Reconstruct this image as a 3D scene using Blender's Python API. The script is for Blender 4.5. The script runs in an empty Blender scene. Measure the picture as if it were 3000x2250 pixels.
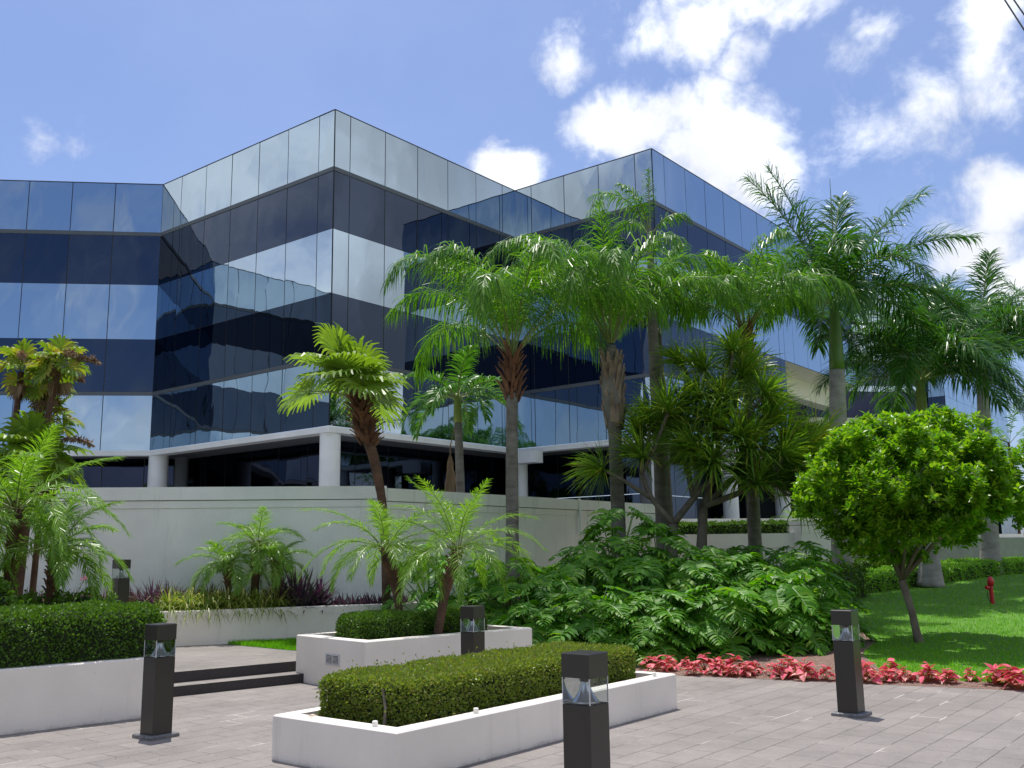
import bpy, math, random
import numpy as np
from math import sin, cos, pi, radians, hypot, atan2, sqrt
from mathutils import Matrix, Vector

random.seed(7)
RNG = np.random.default_rng(7)
SC = bpy.context.scene
COL = SC.collection

# ------------------------------------------------------------------ camera
cam_data = bpy.data.cameras.new("camera")
cam_data.sensor_fit = 'HORIZONTAL'
cam_data.sensor_width = 36.0
cam_data.lens = 2832.0 / 3000.0 * 36.0
cam_data.clip_start = 0.05
cam_data.clip_end = 3000
cam = bpy.data.objects.new("camera", cam_data)
COL.objects.link(cam)
_p, _r = radians(9.987), radians(-0.8143)
_F = np.array([0, cos(_p), sin(_p)]); _U0 = np.array([0, -sin(_p), cos(_p)]); _R0 = np.array([1., 0, 0])
_R = cos(_r) * _R0 + sin(_r) * _U0
_U = -sin(_r) * _R0 + cos(_r) * _U0
cam.matrix_world = Matrix(((_R[0], _U[0], -_F[0], 0), (_R[1], _U[1], -_F[1], 0), (_R[2], _U[2], -_F[2], 1.6), (0, 0, 0, 1)))
SC.camera = cam

# ------------------------------------------------------------------ light
SUN_EL, SUN_AZ = radians(74), radians(-18)          # azimuth from +Y towards +X
sd = np.array([sin(SUN_AZ) * cos(SUN_EL), cos(SUN_AZ) * cos(SUN_EL), sin(SUN_EL)])
sun_data = bpy.data.lights.new("sun", 'SUN')
sun_data.energy = 5.0
sun_data.angle = radians(0.53)
sun_data.color = (1.0, 0.955, 0.89)
sun = bpy.data.objects.new("sun", sun_data)
sun.rotation_euler = Vector(sd).to_track_quat('Z', 'Y').to_euler()
COL.objects.link(sun)
SC.view_settings.view_transform = 'Standard'
SC.view_settings.look = 'None'
SC.view_settings.exposure = 0.0
SC.view_settings.gamma = 1.0
SC.view_settings.use_curve_mapping = False

world = bpy.data.worlds.new("World")
SC.world = world
world.use_nodes = True
nt = world.node_tree
nt.nodes.clear()
def wn(t, **k):
    n = nt.nodes.new(t)
    for a, b in k.items(): setattr(n, a, b)
    return n
def wmath(op, a, b=None, clamp=False):
    n = wn('ShaderNodeMath', operation=op, use_clamp=clamp)
    for i, v in enumerate((a, b)):
        if v is None: continue
        if isinstance(v, (int, float)): n.inputs[i].default_value = v
        else: nt.links.new(v, n.inputs[i])
    return n.outputs[0]
def wsmooth(v, lo, hi, a=0.0, b=1.0):
    n = wn('ShaderNodeMapRange', interpolation_type='SMOOTHSTEP')
    nt.links.new(v, n.inputs[0])
    for i, x in zip((1, 2, 3, 4), (lo, hi, a, b)): n.inputs[i].default_value = x
    return n.outputs[0]
sky = wn('ShaderNodeTexSky', sky_type='NISHITA', sun_disc=False)
sky.sun_elevation = SUN_EL
sky.sun_rotation = SUN_AZ
sky.air_density = 1.0
sky.dust_density = 1.6
sky.ozone_density = 2.5
geo = wn('ShaderNodeTexCoord')
N = geo.outputs['Generated']
def wnoise(vec, scale, detail, rough, dist=0.0):
    n = wn('ShaderNodeTexNoise')
    nt.links.new(vec, n.inputs['Vector'])
    n.inputs['Scale'].default_value = scale; n.inputs['Detail'].default_value = detail
    n.inputs['Roughness'].default_value = rough; n.inputs['Distortion'].default_value = dist
    return n
warp = wnoise(N, 6.5, 5, 0.62)
wv = wn('ShaderNodeVectorMath', operation='MULTIPLY_ADD')
nt.links.new(warp.outputs['Color'], wv.inputs[0]); wv.inputs[1].default_value = (.09, .09, .09)
nt.links.new(N, wv.inputs[2])
wv2 = wn('ShaderNodeVectorMath', operation='SUBTRACT')
nt.links.new(wv.outputs[0], wv2.inputs[0]); wv2.inputs[1].default_value = (.045, .045, .045)
NW = wv2.outputs[0]
# cumulus clouds: direction, angular half width and height, density
CL = [(0.13, 0.902, 0.411, 0.084, 0.028, 1.5), (0.196, 0.898, 0.392, 0.080, 0.036, 1.5), (0.238, 0.899, 0.362, 0.045, 0.034, 1.2),
      (0.11, 0.90, 0.42, 0.05, 0.03, 1.2), (0.209, 0.884, 0.420, 0.032, 0.034, 1.1), (0.005, 0.927, 0.375, 0.05, 0.024, 1.3),
      (0.136, 0.855, 0.501, 0.042, 0.022, .8), (0.175, 0.850, 0.50, 0.052, 0.032, 1.1), (0.229, 0.833, 0.507, 0.085, 0.018, .9),
      (0.22, 0.863, 0.456, 0.034, 0.014, .7), (0.051, 0.875, 0.482, 0.034, 0.02, .8), (0.425, 0.789, 0.447, 0.056, 0.054, 1.0),
      (0.39, 0.824, 0.412, 0.045, 0.032, .75), (0.447, 0.794, 0.411, 0.037, 0.032, .8), (0.447, 0.841, 0.309, 0.04, 0.03, 1.0),
      (0.435, 0.862, 0.269, 0.046, 0.028, 1.2), (0.465, 0.853, 0.24, 0.04, 0.03, 1.1), (0.331, 0.809, 0.485, 0.025, 0.013, .6),
      (-0.411, 0.829, 0.379, 0.020, 0.005, .15), (-.05, .985, .16, .3, .03, .6), (.36, .85, .38, .07, .04, .32), (.30, .80, .45, .05, .02, .3)]
field = None
for cx, cy, cz, ra, rb, wgt in CL:
    c = Vector((cx, cy, cz)).normalized()
    u = c.cross(Vector((0, 0, 1))).normalized()
    v = u.cross(c)
    m = Matrix((u, v, c)).transposed()
    mp = wn('ShaderNodeMapping', vector_type='TEXTURE')
    nt.links.new(NW, mp.inputs['Vector'])
    mp.inputs['Location'].default_value = c
    mp.inputs['Rotation'].default_value = m.to_euler()
    mp.inputs['Scale'].default_value = (ra * 1.12, rb * 1.12, 0.8)
    ln = wn('ShaderNodeVectorMath', operation='LENGTH')
    nt.links.new(mp.outputs[0], ln.inputs[0])
    q = wmath('MULTIPLY', wmath('SUBTRACT', 1.0, ln.outputs['Value']), wgt)
    field = q if field is None else wmath('MAXIMUM', field, q)
field = wmath('MAXIMUM', field, -1.0)
fb = wnoise(N, 11.0, 10, 0.66, 0.25)
fbv = wmath('MULTIPLY', wmath('SUBTRACT', fb.outputs['Fac'], 0.5), 2.1)
front = wmath('ADD', field, fbv)
mask1 = wsmooth(front, 0.0, .85)
# broken cloud over the half of the sky behind the photographer
fb2 = wnoise(N, 3.1, 7, 0.58, 0.4)
sep = wn('ShaderNodeSeparateXYZ'); nt.links.new(N, sep.inputs[0])
absx = wmath('ABSOLUTE', sep.outputs['X'])
back = wsmooth(wmath('ADD', wmath('MULTIPLY', sep.outputs['Y'], -1.0), wmath('MULTIPLY', absx, .55)), 0.05, 0.42)
# denser to the right behind, thinner to the left behind
azw = wmath('ADD', wmath('ADD', wmath('MULTIPLY', absx, 0.22), wmath('MULTIPLY', sep.outputs['X'], 0.05)), -0.02)
mask2 = wmath('MULTIPLY', wsmooth(wmath('ADD', fb2.outputs['Fac'], azw), 0.47, 0.66), back)
mask = wmath('MAXIMUM', mask1, mask2)
shade = wsmooth(wnoise(NW, 6.0, 5, 0.5).outputs['Fac'], 0.3, 0.7, 0.56, 1.05)
shade2 = wmath('ADD', shade, wmath('MULTIPLY', wmath('SUBTRACT', 1.0, back), 0.35))
ccol = wn('ShaderNodeVectorMath', operation='SCALE')
ccol.inputs[0].default_value = (9.6, 9.9, 10.6)
nt.links.new(shade2, ccol.inputs['Scale'])
tint = wn('ShaderNodeMix', data_type='RGBA', blend_type='MULTIPLY'); tint.inputs[0].default_value = 1.0
nt.links.new(sky.outputs[0], tint.inputs[6]); tint.inputs[7].default_value = (1.12, 1.20, 1.46, 1)
# thin milky veil
veil = wn('ShaderNodeMix', data_type='RGBA')
nt.links.new(wsmooth(wnoise(N, 4.0, 5, .6).outputs['Fac'],   .3, .75, .06, .30), veil.inputs[0])
nt.links.new(tint.outputs[2], veil.inputs[6]); veil.inputs[7].default_value = (4.2, 5.4, 8.6, 1)
mx = wn('ShaderNodeMix', data_type='RGBA')
nt.links.new(mask, mx.inputs[0]); nt.links.new(veil.outputs[2], mx.inputs[6]); nt.links.new(ccol.outputs[0], mx.inputs[7])
bg = wn('ShaderNodeBackground'); bg.inputs['Strength'].default_value = 0.105
nt.links.new(mx.outputs[2], bg.inputs[0])
wo = wn('ShaderNodeOutputWorld'); nt.links.new(bg.outputs[0], wo.inputs[0])

# ------------------------------------------------------------------ materials
def _mat(name):
    m = bpy.data.materials.new(name); m.use_nodes = True
    t = m.node_tree; b = t.nodes['Principled BSDF']
    return m, t, b
def _link(t, a, b): t.links.new(a, b)
def simple(name, col, rough=0.6, metal=0.0, noise=0.0, nscale=8.0, bump=0.0, bscale=40.0, col2=None, spec=None, coord='Object'):
    m, t, b = _mat(name)
    b.inputs['Base Color'].default_value = (*col, 1); b.inputs['Roughness'].default_value = rough
    b.inputs['Metallic'].default_value = metal
    if spec is not None: b.inputs['Specular IOR Level'].default_value = spec
    tc = t.nodes.new('ShaderNodeTexCoord')
    if noise > 0 or col2 is not None:
        n = t.nodes.new('ShaderNodeTexNoise'); n.inputs['Scale'].default_value = nscale; n.inputs['Detail'].default_value = 6
        n.inputs['Roughness'].default_value = .65
        _link(t, tc.outputs[coord], n.inputs['Vector'])
        r = t.nodes.new('ShaderNodeMapRange'); r.inputs[1].default_value = .32; r.inputs[2].default_value = .68
        _link(t, n.outputs['Fac'], r.inputs[0])
        mx = t.nodes.new('ShaderNodeMix'); mx.data_type = 'RGBA'
        c2 = col2 if col2 is not None else tuple(c * (1 - noise) for c in col)
        mx.inputs[6].default_value = (*c2, 1); mx.inputs[7].default_value = (*col, 1)
        _link(t, r.outputs[0], mx.inputs[0]); _link(t, mx.outputs[2], b.inputs['Base Color'])
    if bump > 0:
        n2 = t.nodes.new('ShaderNodeTexNoise'); n2.inputs['Scale'].default_value = bscale; n2.inputs['Detail'].default_value = 5
        _link(t, tc.outputs[coord], n2.inputs['Vector'])
        bp = t.nodes.new('ShaderNodeBump'); bp.inputs['Strength'].default_value = bump; bp.inputs['Distance'].default_value = .02
        _link(t, n2.outputs['Fac'], bp.inputs['Height']); _link(t, bp.outputs[0], b.inputs['Normal'])
    return m
LG = 1.45
def leaf(name, c1, c2, rough=0.38, trans=0.35, c3=None, spec=0.30, tcol=None):
    """leaf: gloss on top, light through the blade, every blade its own tone"""
    c1 = tuple(v * LG for v in c1); c2 = tuple(v * LG for v in c2); c3 = None if c3 is None else tuple(min(.8, v * (1 + (LG - 1) * .6)) for v in c3)
    m, t, b = _mat(name)
    g = t.nodes.new('ShaderNodeNewGeometry')
    cr = t.nodes.new('ShaderNodeValToRGB')
    cr.color_ramp.elements[0].color = (*c1, 1); cr.color_ramp.elements[1].color = (*c2, 1)
    if c3 is not None:
        cr.color_ramp.elements[1].position = .8
        e = cr.color_ramp.elements.new(1.0); e.color = (*c3, 1)
    _link(t, g.outputs['Random Per Island'], cr.inputs[0])
    _link(t, cr.outputs[0], b.inputs['Base Color'])
    b.inputs['Roughness'].default_value = rough
    b.inputs['Specular IOR Level'].default_value = spec
    tr = t.nodes.new('ShaderNodeBsdfTranslucent')
    mm = t.nodes.new('ShaderNodeMix'); mm.data_type = 'RGBA'; mm.blend_type = 'MULTIPLY'; mm.inputs[0].default_value = 1
    _link(t, cr.outputs[0], mm.inputs[6]); mm.inputs[7].default_value = (*(tcol or (2.0, 2.1, .55)), 1)
    _link(t, mm.outputs[2], tr.inputs[0])
    ms = t.nodes.new('ShaderNodeMixShader'); ms.inputs[0].default_value = trans
    _link(t, b.outputs[0], ms.inputs[1]); _link(t, tr.outputs[0], ms.inputs[2])
    _link(t, ms.outputs[0], t.nodes['Material Output'].inputs[0])
    return m
def mirror(name, col, rough=0.015, wav=0.5):
    m, t, b = _mat(name)
    b.inputs['Base Color'].default_value = (*col, 1); b.inputs['Metallic'].default_value = 1.0
    b.inputs['Roughness'].default_value = rough
    g = t.nodes.new('ShaderNodeNewGeometry')
    tc = t.nodes.new('ShaderNodeTexCoord')
    ad = t.nodes.new('ShaderNodeVectorMath'); ad.operation = 'MULTIPLY_ADD'
    sc = t.nodes.new('ShaderNodeVectorMath'); sc.operation = 'SCALE'; sc.inputs['Scale'].default_value = 40
    cm = t.nodes.new('ShaderNodeCombineXYZ')
    _link(t, g.outputs['Random Per Island'], cm.inputs[0]); _link(t, g.outputs['Random Per Island'], cm.inputs[2])
    _link(t, cm.outputs[0], sc.inputs[0])
    _link(t, tc.outputs['Object'], ad.inputs[0]); ad.inputs[1].default_value = (1, 1, .55); _link(t, sc.outputs[0], ad.inputs[2])
    n = t.nodes.new('ShaderNodeTexNoise'); n.inputs['Scale'].default_value = .55; n.inputs['Detail'].default_value = 1.5
    _link(t, ad.outputs[0], n.inputs['Vector'])
    bp = t.nodes.new('ShaderNodeBump'); bp.inputs['Strength'].default_value = 1.0; bp.inputs['Distance'].default_value = wav * .05
    _link(t, n.outputs['Fac'], bp.inputs['Height']); _link(t, bp.outputs[0], b.inputs['Normal'])
    return m
def wallpaint(name, col, stain=(.30, .32, .24), amt=.6, foot=0.0):
    """weathered white paint: broad mottling, rain streaks running down"""
    m, t, b = _mat(name)
    b.inputs['Roughness'].default_value = .62
    tc = t.nodes.new('ShaderNodeTexCoord')
    mp = t.nodes.new('ShaderNodeMapping'); mp.inputs['Scale'].default_value = (3.0, 3.0, .25)
    _link(t, tc.outputs['Object'], mp.inputs[0])
    n = t.nodes.new('ShaderNodeTexNoise'); n.inputs['Scale'].default_value = 1.6; n.inputs['Detail'].default_value = 7; n.inputs['Roughness'].default_value = .68
    _link(t, mp.outputs[0], n.inputs['Vector'])
    r = t.nodes.new('ShaderNodeMapRange'); r.inputs[1].default_value = .56; r.inputs[2].default_value = .84; r.inputs[4].default_value = amt
    _link(t, n.outputs['Fac'], r.inputs[0])
    n2 = t.nodes.new('ShaderNodeTexNoise'); n2.inputs['Scale'].default_value = 1.3; n2.inputs['Detail'].default_value = 6
    _link(t, tc.outputs['Object'], n2.inputs['Vector'])
    r2 = t.nodes.new('ShaderNodeMapRange'); r2.inputs[1].default_value = .3; r2.inputs[2].default_value = .7; r2.inputs[3].default_value = .86; r2.inputs[4].default_value = 1.0
    _link(t, n2.outputs['Fac'], r2.inputs[0])
    mx = t.nodes.new('ShaderNodeMix'); mx.data_type = 'RGBA'
    mx.inputs[6].default_value = (*col, 1); mx.inputs[7].default_value = (*stain, 1)
    _link(t, r.outputs[0], mx.inputs[0])
    ml = t.nodes.new('ShaderNodeVectorMath'); ml.operation = 'SCALE'
    _link(t, mx.outputs[2], ml.inputs[0]); _link(t, r2.outputs[0], ml.inputs['Scale'])
    _link(t, ml.outputs[0], b.inputs['Base Color'])
    if foot > 0:      # soil splashed up from the paving, ragged upper edge
        sx = t.nodes.new('ShaderNodeSeparateXYZ'); _link(t, tc.outputs['Object'], sx.inputs[0])
        nf = t.nodes.new('ShaderNodeTexNoise'); nf.inputs['Scale'].default_value = 9; nf.inputs['Detail'].default_value = 8; nf.inputs['Roughness'].default_value = .75
        _link(t, tc.outputs['Object'], nf.inputs['Vector'])
        ma = t.nodes.new('ShaderNodeMath'); ma.operation = 'MULTIPLY_ADD'; _link(t, nf.outputs['Fac'], ma.inputs[0]); ma.inputs[1].default_value = -foot * 2.2; _link(t, sx.outputs['Z'], ma.inputs[2])
        rf = t.nodes.new('ShaderNodeMapRange'); rf.inputs[1].default_value = -foot * .55; rf.inputs[2].default_value = -foot * 1.35; rf.inputs[3].default_value = 0; rf.inputs[4].default_value = .55
        _link(t, ma.outputs[0], rf.inputs[0])
        mf = t.nodes.new('ShaderNodeMix'); mf.data_type = 'RGBA'; _link(t, rf.outputs[0], mf.inputs[0]); _link(t, ml.outputs[0], mf.inputs[6]); mf.inputs[7].default_value = (.22, .19, .16, 1)
        _link(t, mf.outputs[2], b.inputs['Base Color'])
    n3 = t.nodes.new('ShaderNodeTexNoise'); n3.inputs['Scale'].default_value = 30; n3.inputs['Detail'].default_value = 4
    _link(t, tc.outputs['Object'], n3.inputs['Vector'])
    bp = t.nodes.new('ShaderNodeBump'); bp.inputs['Strength'].default_value = .25; bp.inputs['Distance'].default_value = .01
    _link(t, n3.outputs['Fac'], bp.inputs['Height']); _link(t, bp.outputs[0], b.inputs['Normal'])
    return m
def bark(name, c1, c2, rings=14.0, bump=.6):
    m, t, b = _mat(name)
    b.inputs['Roughness'].default_value = .85
    tc = t.nodes.new('ShaderNodeTexCoord')
    mp = t.nodes.new('ShaderNodeMapping'); mp.inputs['Scale'].default_value = (3, 3, rings)
    _link(t, tc.outputs['Object'], mp.inputs[0])
    n = t.nodes.new('ShaderNodeTexNoise'); n.inputs['Scale'].default_value = 1.0; n.inputs['Detail'].default_value = 7; n.inputs['Roughness'].default_value = .7
    _link(t, mp.outputs[0], n.inputs['Vector'])
    n2 = t.nodes.new('ShaderNodeTexNoise'); n2.inputs['Scale'].default_value = 3.5; n2.inputs['Detail'].default_value = 5
    _link(t, tc.outputs['Object'], n2.inputs['Vector'])
    av = t.nodes.new('ShaderNodeMath'); av.operation = 'ADD'; _link(t, n.outputs['Fac'], av.inputs[0]); _link(t, n2.outputs['Fac'], av.inputs[1])
    r = t.nodes.new('ShaderNodeMapRange'); r.inputs[1].default_value = .75; r.inputs[2].default_value = 1.25
    _link(t, av.outputs[0], r.inputs[0])
    mx = t.nodes.new('ShaderNodeMix'); mx.data_type = 'RGBA'
    mx.inputs[6].default_value = (*c1, 1); mx.inputs[7].default_value = (*c2, 1)
    _link(t, r.outputs[0], mx.inputs[0]); _link(t, mx.outputs[2], b.inputs['Base Color'])
    bp = t.nodes.new('ShaderNodeBump'); bp.inputs['Strength'].default_value = bump; bp.inputs['Distance'].default_value = .03
    _link(t, n.outputs['Fac'], bp.inputs['Height']); _link(t, bp.outputs[0], b.inputs['Normal'])
    return m
AZ = radians(38.473)                         # heading of the building's long diagonal, from +Y towards +X
def paving(name):
    m, t, b = _mat(name)
    b.inputs['Roughness'].default_value = .75
    tc = t.nodes.new('ShaderNodeTexCoord')
    mp = t.nodes.new('ShaderNodeMapping'); mp.inputs['Rotation'].default_value = (0, 0, AZ - pi / 2)
    mp.inputs['Location'].default_value = (.02, .05, 0)
    _link(t, tc.outputs['Object'], mp.inputs[0])
    wn_ = t.nodes.new('ShaderNodeTexNoise'); wn_.inputs['Scale'].default_value = 9; wn_.inputs['Detail'].default_value = 4
    _link(t, mp.outputs[0], wn_.inputs['Vector'])
    wa = t.nodes.new('ShaderNodeVectorMath'); wa.operation = 'MULTIPLY_ADD'; wa.inputs[1].default_value = (.012, .012, 0)
    _link(t, wn_.outputs['Color'], wa.inputs[0]); _link(t, mp.outputs[0], wa.inputs[2])
    br = t.nodes.new('ShaderNodeTexBrick')
    _link(t, wa.outputs[0], br.inputs['Vector'])
    br.offset = .5
    br.inputs['Scale'].default_value = 1.0; br.inputs['Brick Width'].default_value = .53; br.inputs['Row Height'].default_value = .26
    br.inputs['Mortar Size'].default_value = .006; br.inputs['Mortar Smooth'].default_value = .3; br.inputs['Bias'].default_value = 0
    br.inputs['Color1'].default_value = (.210, .188, .174, 1); br.inputs['Color2'].default_value = (.240, .214, .197, 1)
    br.inputs['Mortar'].default_value = (.105, .098, .092, 1)
    # sand washed into some of the joints
    nz = t.nodes.new('ShaderNodeTexNoise'); nz.inputs['Scale'].default_value = 1.3; nz.inputs['Detail'].default_value = 3
    _link(t, tc.outputs['Object'], nz.inputs['Vector'])
    rz = t.nodes.new('ShaderNodeMapRange'); rz.inputs[1].default_value = .56; rz.inputs[2].default_value = .66
    _link(t, nz.outputs['Fac'], rz.inputs[0])
    mul = t.nodes.new('ShaderNodeMath'); mul.operation = 'MULTIPLY'
    _link(t, rz.outputs[0], mul.inputs[0]); _link(t, br.outputs['Fac'], mul.inputs[1])
    # blotches
    n = t.nodes.new('ShaderNodeTexNoise'); n.inputs['Scale'].default_value = 1.1; n.inputs['Detail'].default_value = 8; n.inputs['Roughness'].default_value = .7
    _link(t, tc.outputs['Object'], n.inputs['Vector'])
    r = t.nodes.new('ShaderNodeMapRange'); r.inputs[1].default_value = .3; r.inputs[2].default_value = .7; r.inputs[3].default_value = .74; r.inputs[4].default_value = 1.16
    _link(t, n.outputs['Fac'], r.inputs[0])
    n5 = t.nodes.new('ShaderNodeTexNoise'); n5.inputs['Scale'].default_value = 60; n5.inputs['Detail'].default_value = 3
    _link(t, tc.outputs['Object'], n5.inputs['Vector'])
    r5 = t.nodes.new('ShaderNodeMapRange'); r5.inputs[1].default_value = .3; r5.inputs[2].default_value = .7; r5.inputs[3].default_value = .88; r5.inputs[4].default_value = 1.1
    _link(t, n5.outputs['Fac'], r5.inputs[0])
    mm = t.nodes.new('ShaderNodeMath'); mm.operation = 'MULTIPLY'; _link(t, r.outputs[0], mm.inputs[0]); _link(t, r5.outputs[0], mm.inputs[1])
    sc = t.nodes.new('ShaderNodeVectorMath'); sc.operation = 'SCALE'
    _link(t, br.outputs['Color'], sc.inputs[0]); _link(t, mm.outputs[0], sc.inputs['Scale'])
    mx = t.nodes.new('ShaderNodeMix'); mx.data_type = 'RGBA'; _link(t, mul.outputs[0], mx.inputs[0])
    _link(t, sc.outputs[0], mx.inputs[6]); mx.inputs[7].default_value = (.55, .53, .48, 1)
    _link(t, mx.outputs[2], b.inputs['Base Color'])
    bp = t.nodes.new('ShaderNodeBump'); bp.inputs['Strength'].default_value = .5; bp.inputs['Distance'].default_value = .006; bp.invert = True
    _link(t, br.outputs['Fac'], bp.inputs['Height']); _link(t, bp.outputs[0], b.inputs['Normal'])
    return m
def clearglass(name):
    m, t, b = _mat(name)
    tr = t.nodes.new('ShaderNodeBsdfTransparent'); tr.inputs[0].default_value = (.93, .95, .94, 1)
    gl = t.nodes.new('ShaderNodeBsdfGlossy'); gl.inputs['Roughness'].default_value = .03
    fr = t.nodes.new('ShaderNodeFresnel'); fr.inputs['IOR'].default_value = 1.5
    ms = t.nodes.new('ShaderNodeMixShader')
    _link(t, fr.outputs[0], ms.inputs[0]); _link(t, tr.outputs[0], ms.inputs[1]); _link(t, gl.outputs[0], ms.inputs[2])
    _link(t, ms.outputs[0], t.nodes['Material Output'].inputs[0])
    return m

M = {}
M['glass_light'] = mirror('glass_light', (.405, .50, .575), wav=.45)
M['glass_dark'] = mirror('glass_dark', (.056, .074, .108), wav=.45)
M['glass_deep'] = mirror('glass_deep', (.03, .036, .06), wav=.4)
M['joint'] = simple('joint', (.035, .037, .04), .6)
M['ledge'] = simple('ledge', (.10, .115, .13), .45, metal=.2, noise=.1, nscale=2)
M['bwhite'] = wallpaint('bwhite', (.80, .81, .80), stain=(.5, .5, .45), amt=.25)
M['soffit'] = simple('soffit', (.16, .17, .19), .8, noise=.2, nscale=2)
M['cream'] = simple('cream', (.74, .72, .58), .7, noise=.06, nscale=1)
M['wall'] = wallpaint("wall", (.84, .87, .83), amt=.45)
M['wall_stained'] = wallpaint("wall_stained", (.82, .84, .78), stain=(.27, .29, .20), amt=.95)
M['wall2'] = wallpaint('wall2', (.78, .78, .74), stain=(.48, .48, .42), amt=.4)
M['planter'] = wallpaint('planter', (.85, .79, .73), stain=(.45, .40, .36), amt=.5, foot=.06)
M['roof'] = simple('roof', (.35, .35, .34), .9, noise=.2, nscale=3)
M['paving'] = paving('paving')
M['riser'] = simple('riser', (.035, .03, .033), .55, noise=.3, nscale=14, bump=.3)
M['soil'] = simple('soil', (.16, .10, .075), .95, col2=(.07, .045, .035), nscale=30, bump=.8, bscale=60)
M['mulch'] = simple('mulch', (.30, .19, .15), .95, col2=(.12, .075, .06), nscale=45, bump=1, bscale=80)
M['lawn'] = simple('lawn', (.095, .24, .012), .9, col2=(.06, .16, .008), nscale=5, bump=.5, bscale=60)
M['ground'] = simple('ground', (.10, .16, .05), .95, col2=(.07, .11, .04), nscale=.4)
M['blade'] = leaf('blade', (.055, .175, .006), (.105, .25, .010), rough=.6, trans=.45, c3=(.13, .25, .02))
M['bronze'] = simple('bronze', (.030, .027, .024), .30, noise=.15, nscale=30, spec=.5)
M['plate'] = simple('plate', (.22, .22, .23), .5, metal=.3, noise=.5, nscale=25, bump=.5)
M['lampglass'] = clearglass('lampglass')
M['reflector'] = simple('reflector', (.70, .73, .85), .25, metal=.55)
M['cap'] = simple('cap', (.82, .80, .74), .6)
M['vent'] = simple('vent', (.55, .55, .56), .6)
M['ventdark'] = simple('ventdark', (.10, .10, .10), .8)
M['red'] = simple('red', (.55, .012, .03), .32, noise=.2, nscale=12)
M['wire'] = simple('wire', (.10, .09, .10), .6)
# leaves
M['queen'] = leaf('queen', (.026, .088, .006), (.075, .175, .014), rough=.36, trans=.36, c3=(.12, .2, .03))
M['royal'] = leaf('royal', (.014, .060, .012), (.045, .120, .020), rough=.33, trans=.28, c3=(.07, .14, .03))
M['pygmy'] = leaf('pygmy', (.062, .140, .012), (.125, .225, .028), rough=.33, trans=.36, c3=(.17, .26, .07))
M['fan'] = leaf('fan', (.085, .145, .018), (.125, .195, .032), rough=.4, trans=.36, c3=(.2, .23, .06))
M['fanold'] = leaf('fanold', (.075, .135, .014), (.16, .18, .025), rough=.5, trans=.35, c3=(.24, .15, .06))
M['dead'] = leaf('dead', (.10, .068, .042), (.20, .14, .085), rough=.8, trans=.2, tcol=(1.3, 1, .7))
M['adon'] = leaf('adon', (.030, .095, .014), (.06, .15, .02), rough=.33, trans=.3)
M['sword'] = leaf('sword', (.055, .125, .014), (.115, .195, .026), rough=.38, trans=.36, c3=(.2, .2, .03))
M['phil'] = leaf('phil', (.028, .105, .006), (.080, .205, .014), rough=.47, trans=.34, c3=(.14, .24, .03))
M['philrib'] = simple('philrib', (.16, .26, .08), .5)
M['tree'] = leaf('tree', (.042, .125, .006), (.115, .21, .012), rough=.30, trans=.40, c3=(.18, .26, .03))
M['box'] = leaf('box', (.082, .125, .020), (.135, .175, .032), rough=.4, trans=.30, c3=(.17, .14, .06))
M['boxdark'] = leaf('boxdark', (.032, .075, .008), (.070, .135, .016), rough=.4, trans=.25, c3=(.06, .14, .02))
M['ficus'] = leaf('ficus', (.08, .19, .02), (.13, .27, .03), rough=.4, trans=.35, c3=(.2, .3, .07))
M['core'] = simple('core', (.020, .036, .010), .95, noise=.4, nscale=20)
M['purple'] = leaf('purple', (.055, .02, .06), (.04, .06, .035), rough=.4, trans=.25, c3=(.13, .03, .10), tcol=(1.6, 1.0, 1.3))
M['bronzeleaf'] = leaf('bronzeleaf', (.08, .035, .03), (.045, .055, .03), rough=.45, trans=.25, c3=(.13, .06, .05), tcol=(1.6, 1, .8))
M['stripe'] = leaf('stripe', (.07, .12, .015), (.15, .19, .03), rough=.4, trans=.3, c3=(.55, .5, .25))
M['pink'] = leaf('pink', (.32, .012, .06), (.66, .12, .19), rough=.5, trans=.25, c3=(.72, .36, .33), tcol=(1.2, .9, .9))
M['pinkrim'] = leaf('pinkrim', (.13, .13, .03), (.35, .10, .06), rough=.5, trans=.3)
M['petal'] = simple('petal', (.75, .35, .42), .6)
M['bark_grey'] = bark('bark_grey', (.10, .09, .075), (.22, .205, .18))
M['bark_light'] = bark('bark_light', (.20, .19, .17), (.36, .345, .32), rings=10)
M['bark_brown'] = bark('bark_brown', (.05, .025, .015), (.14, .075, .045), rings=8, bump=1)
M['boot'] = bark('boot', (.12, .08, .05), (.34, .27, .2), rings=4, bump=1)
M['bootred'] = bark('bootred', (.07, .028, .016), (.22, .10, .05), rings=4, bump=1)
M['shaft'] = simple('shaft', (.095, .20, .028), .42, noise=.25, nscale=3)
M['shaftyellow'] = simple('shaftyellow', (.20, .26, .04), .45, noise=.25, nscale=3)
M['rib'] = simple('rib', (.17, .22, .06), .45)
M['twig'] = bark('twig', (.10, .085, .065), (.22, .19, .15), rings=3)
M['litter'] = simple('litter', (.6, .5, .38), .8)

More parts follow.
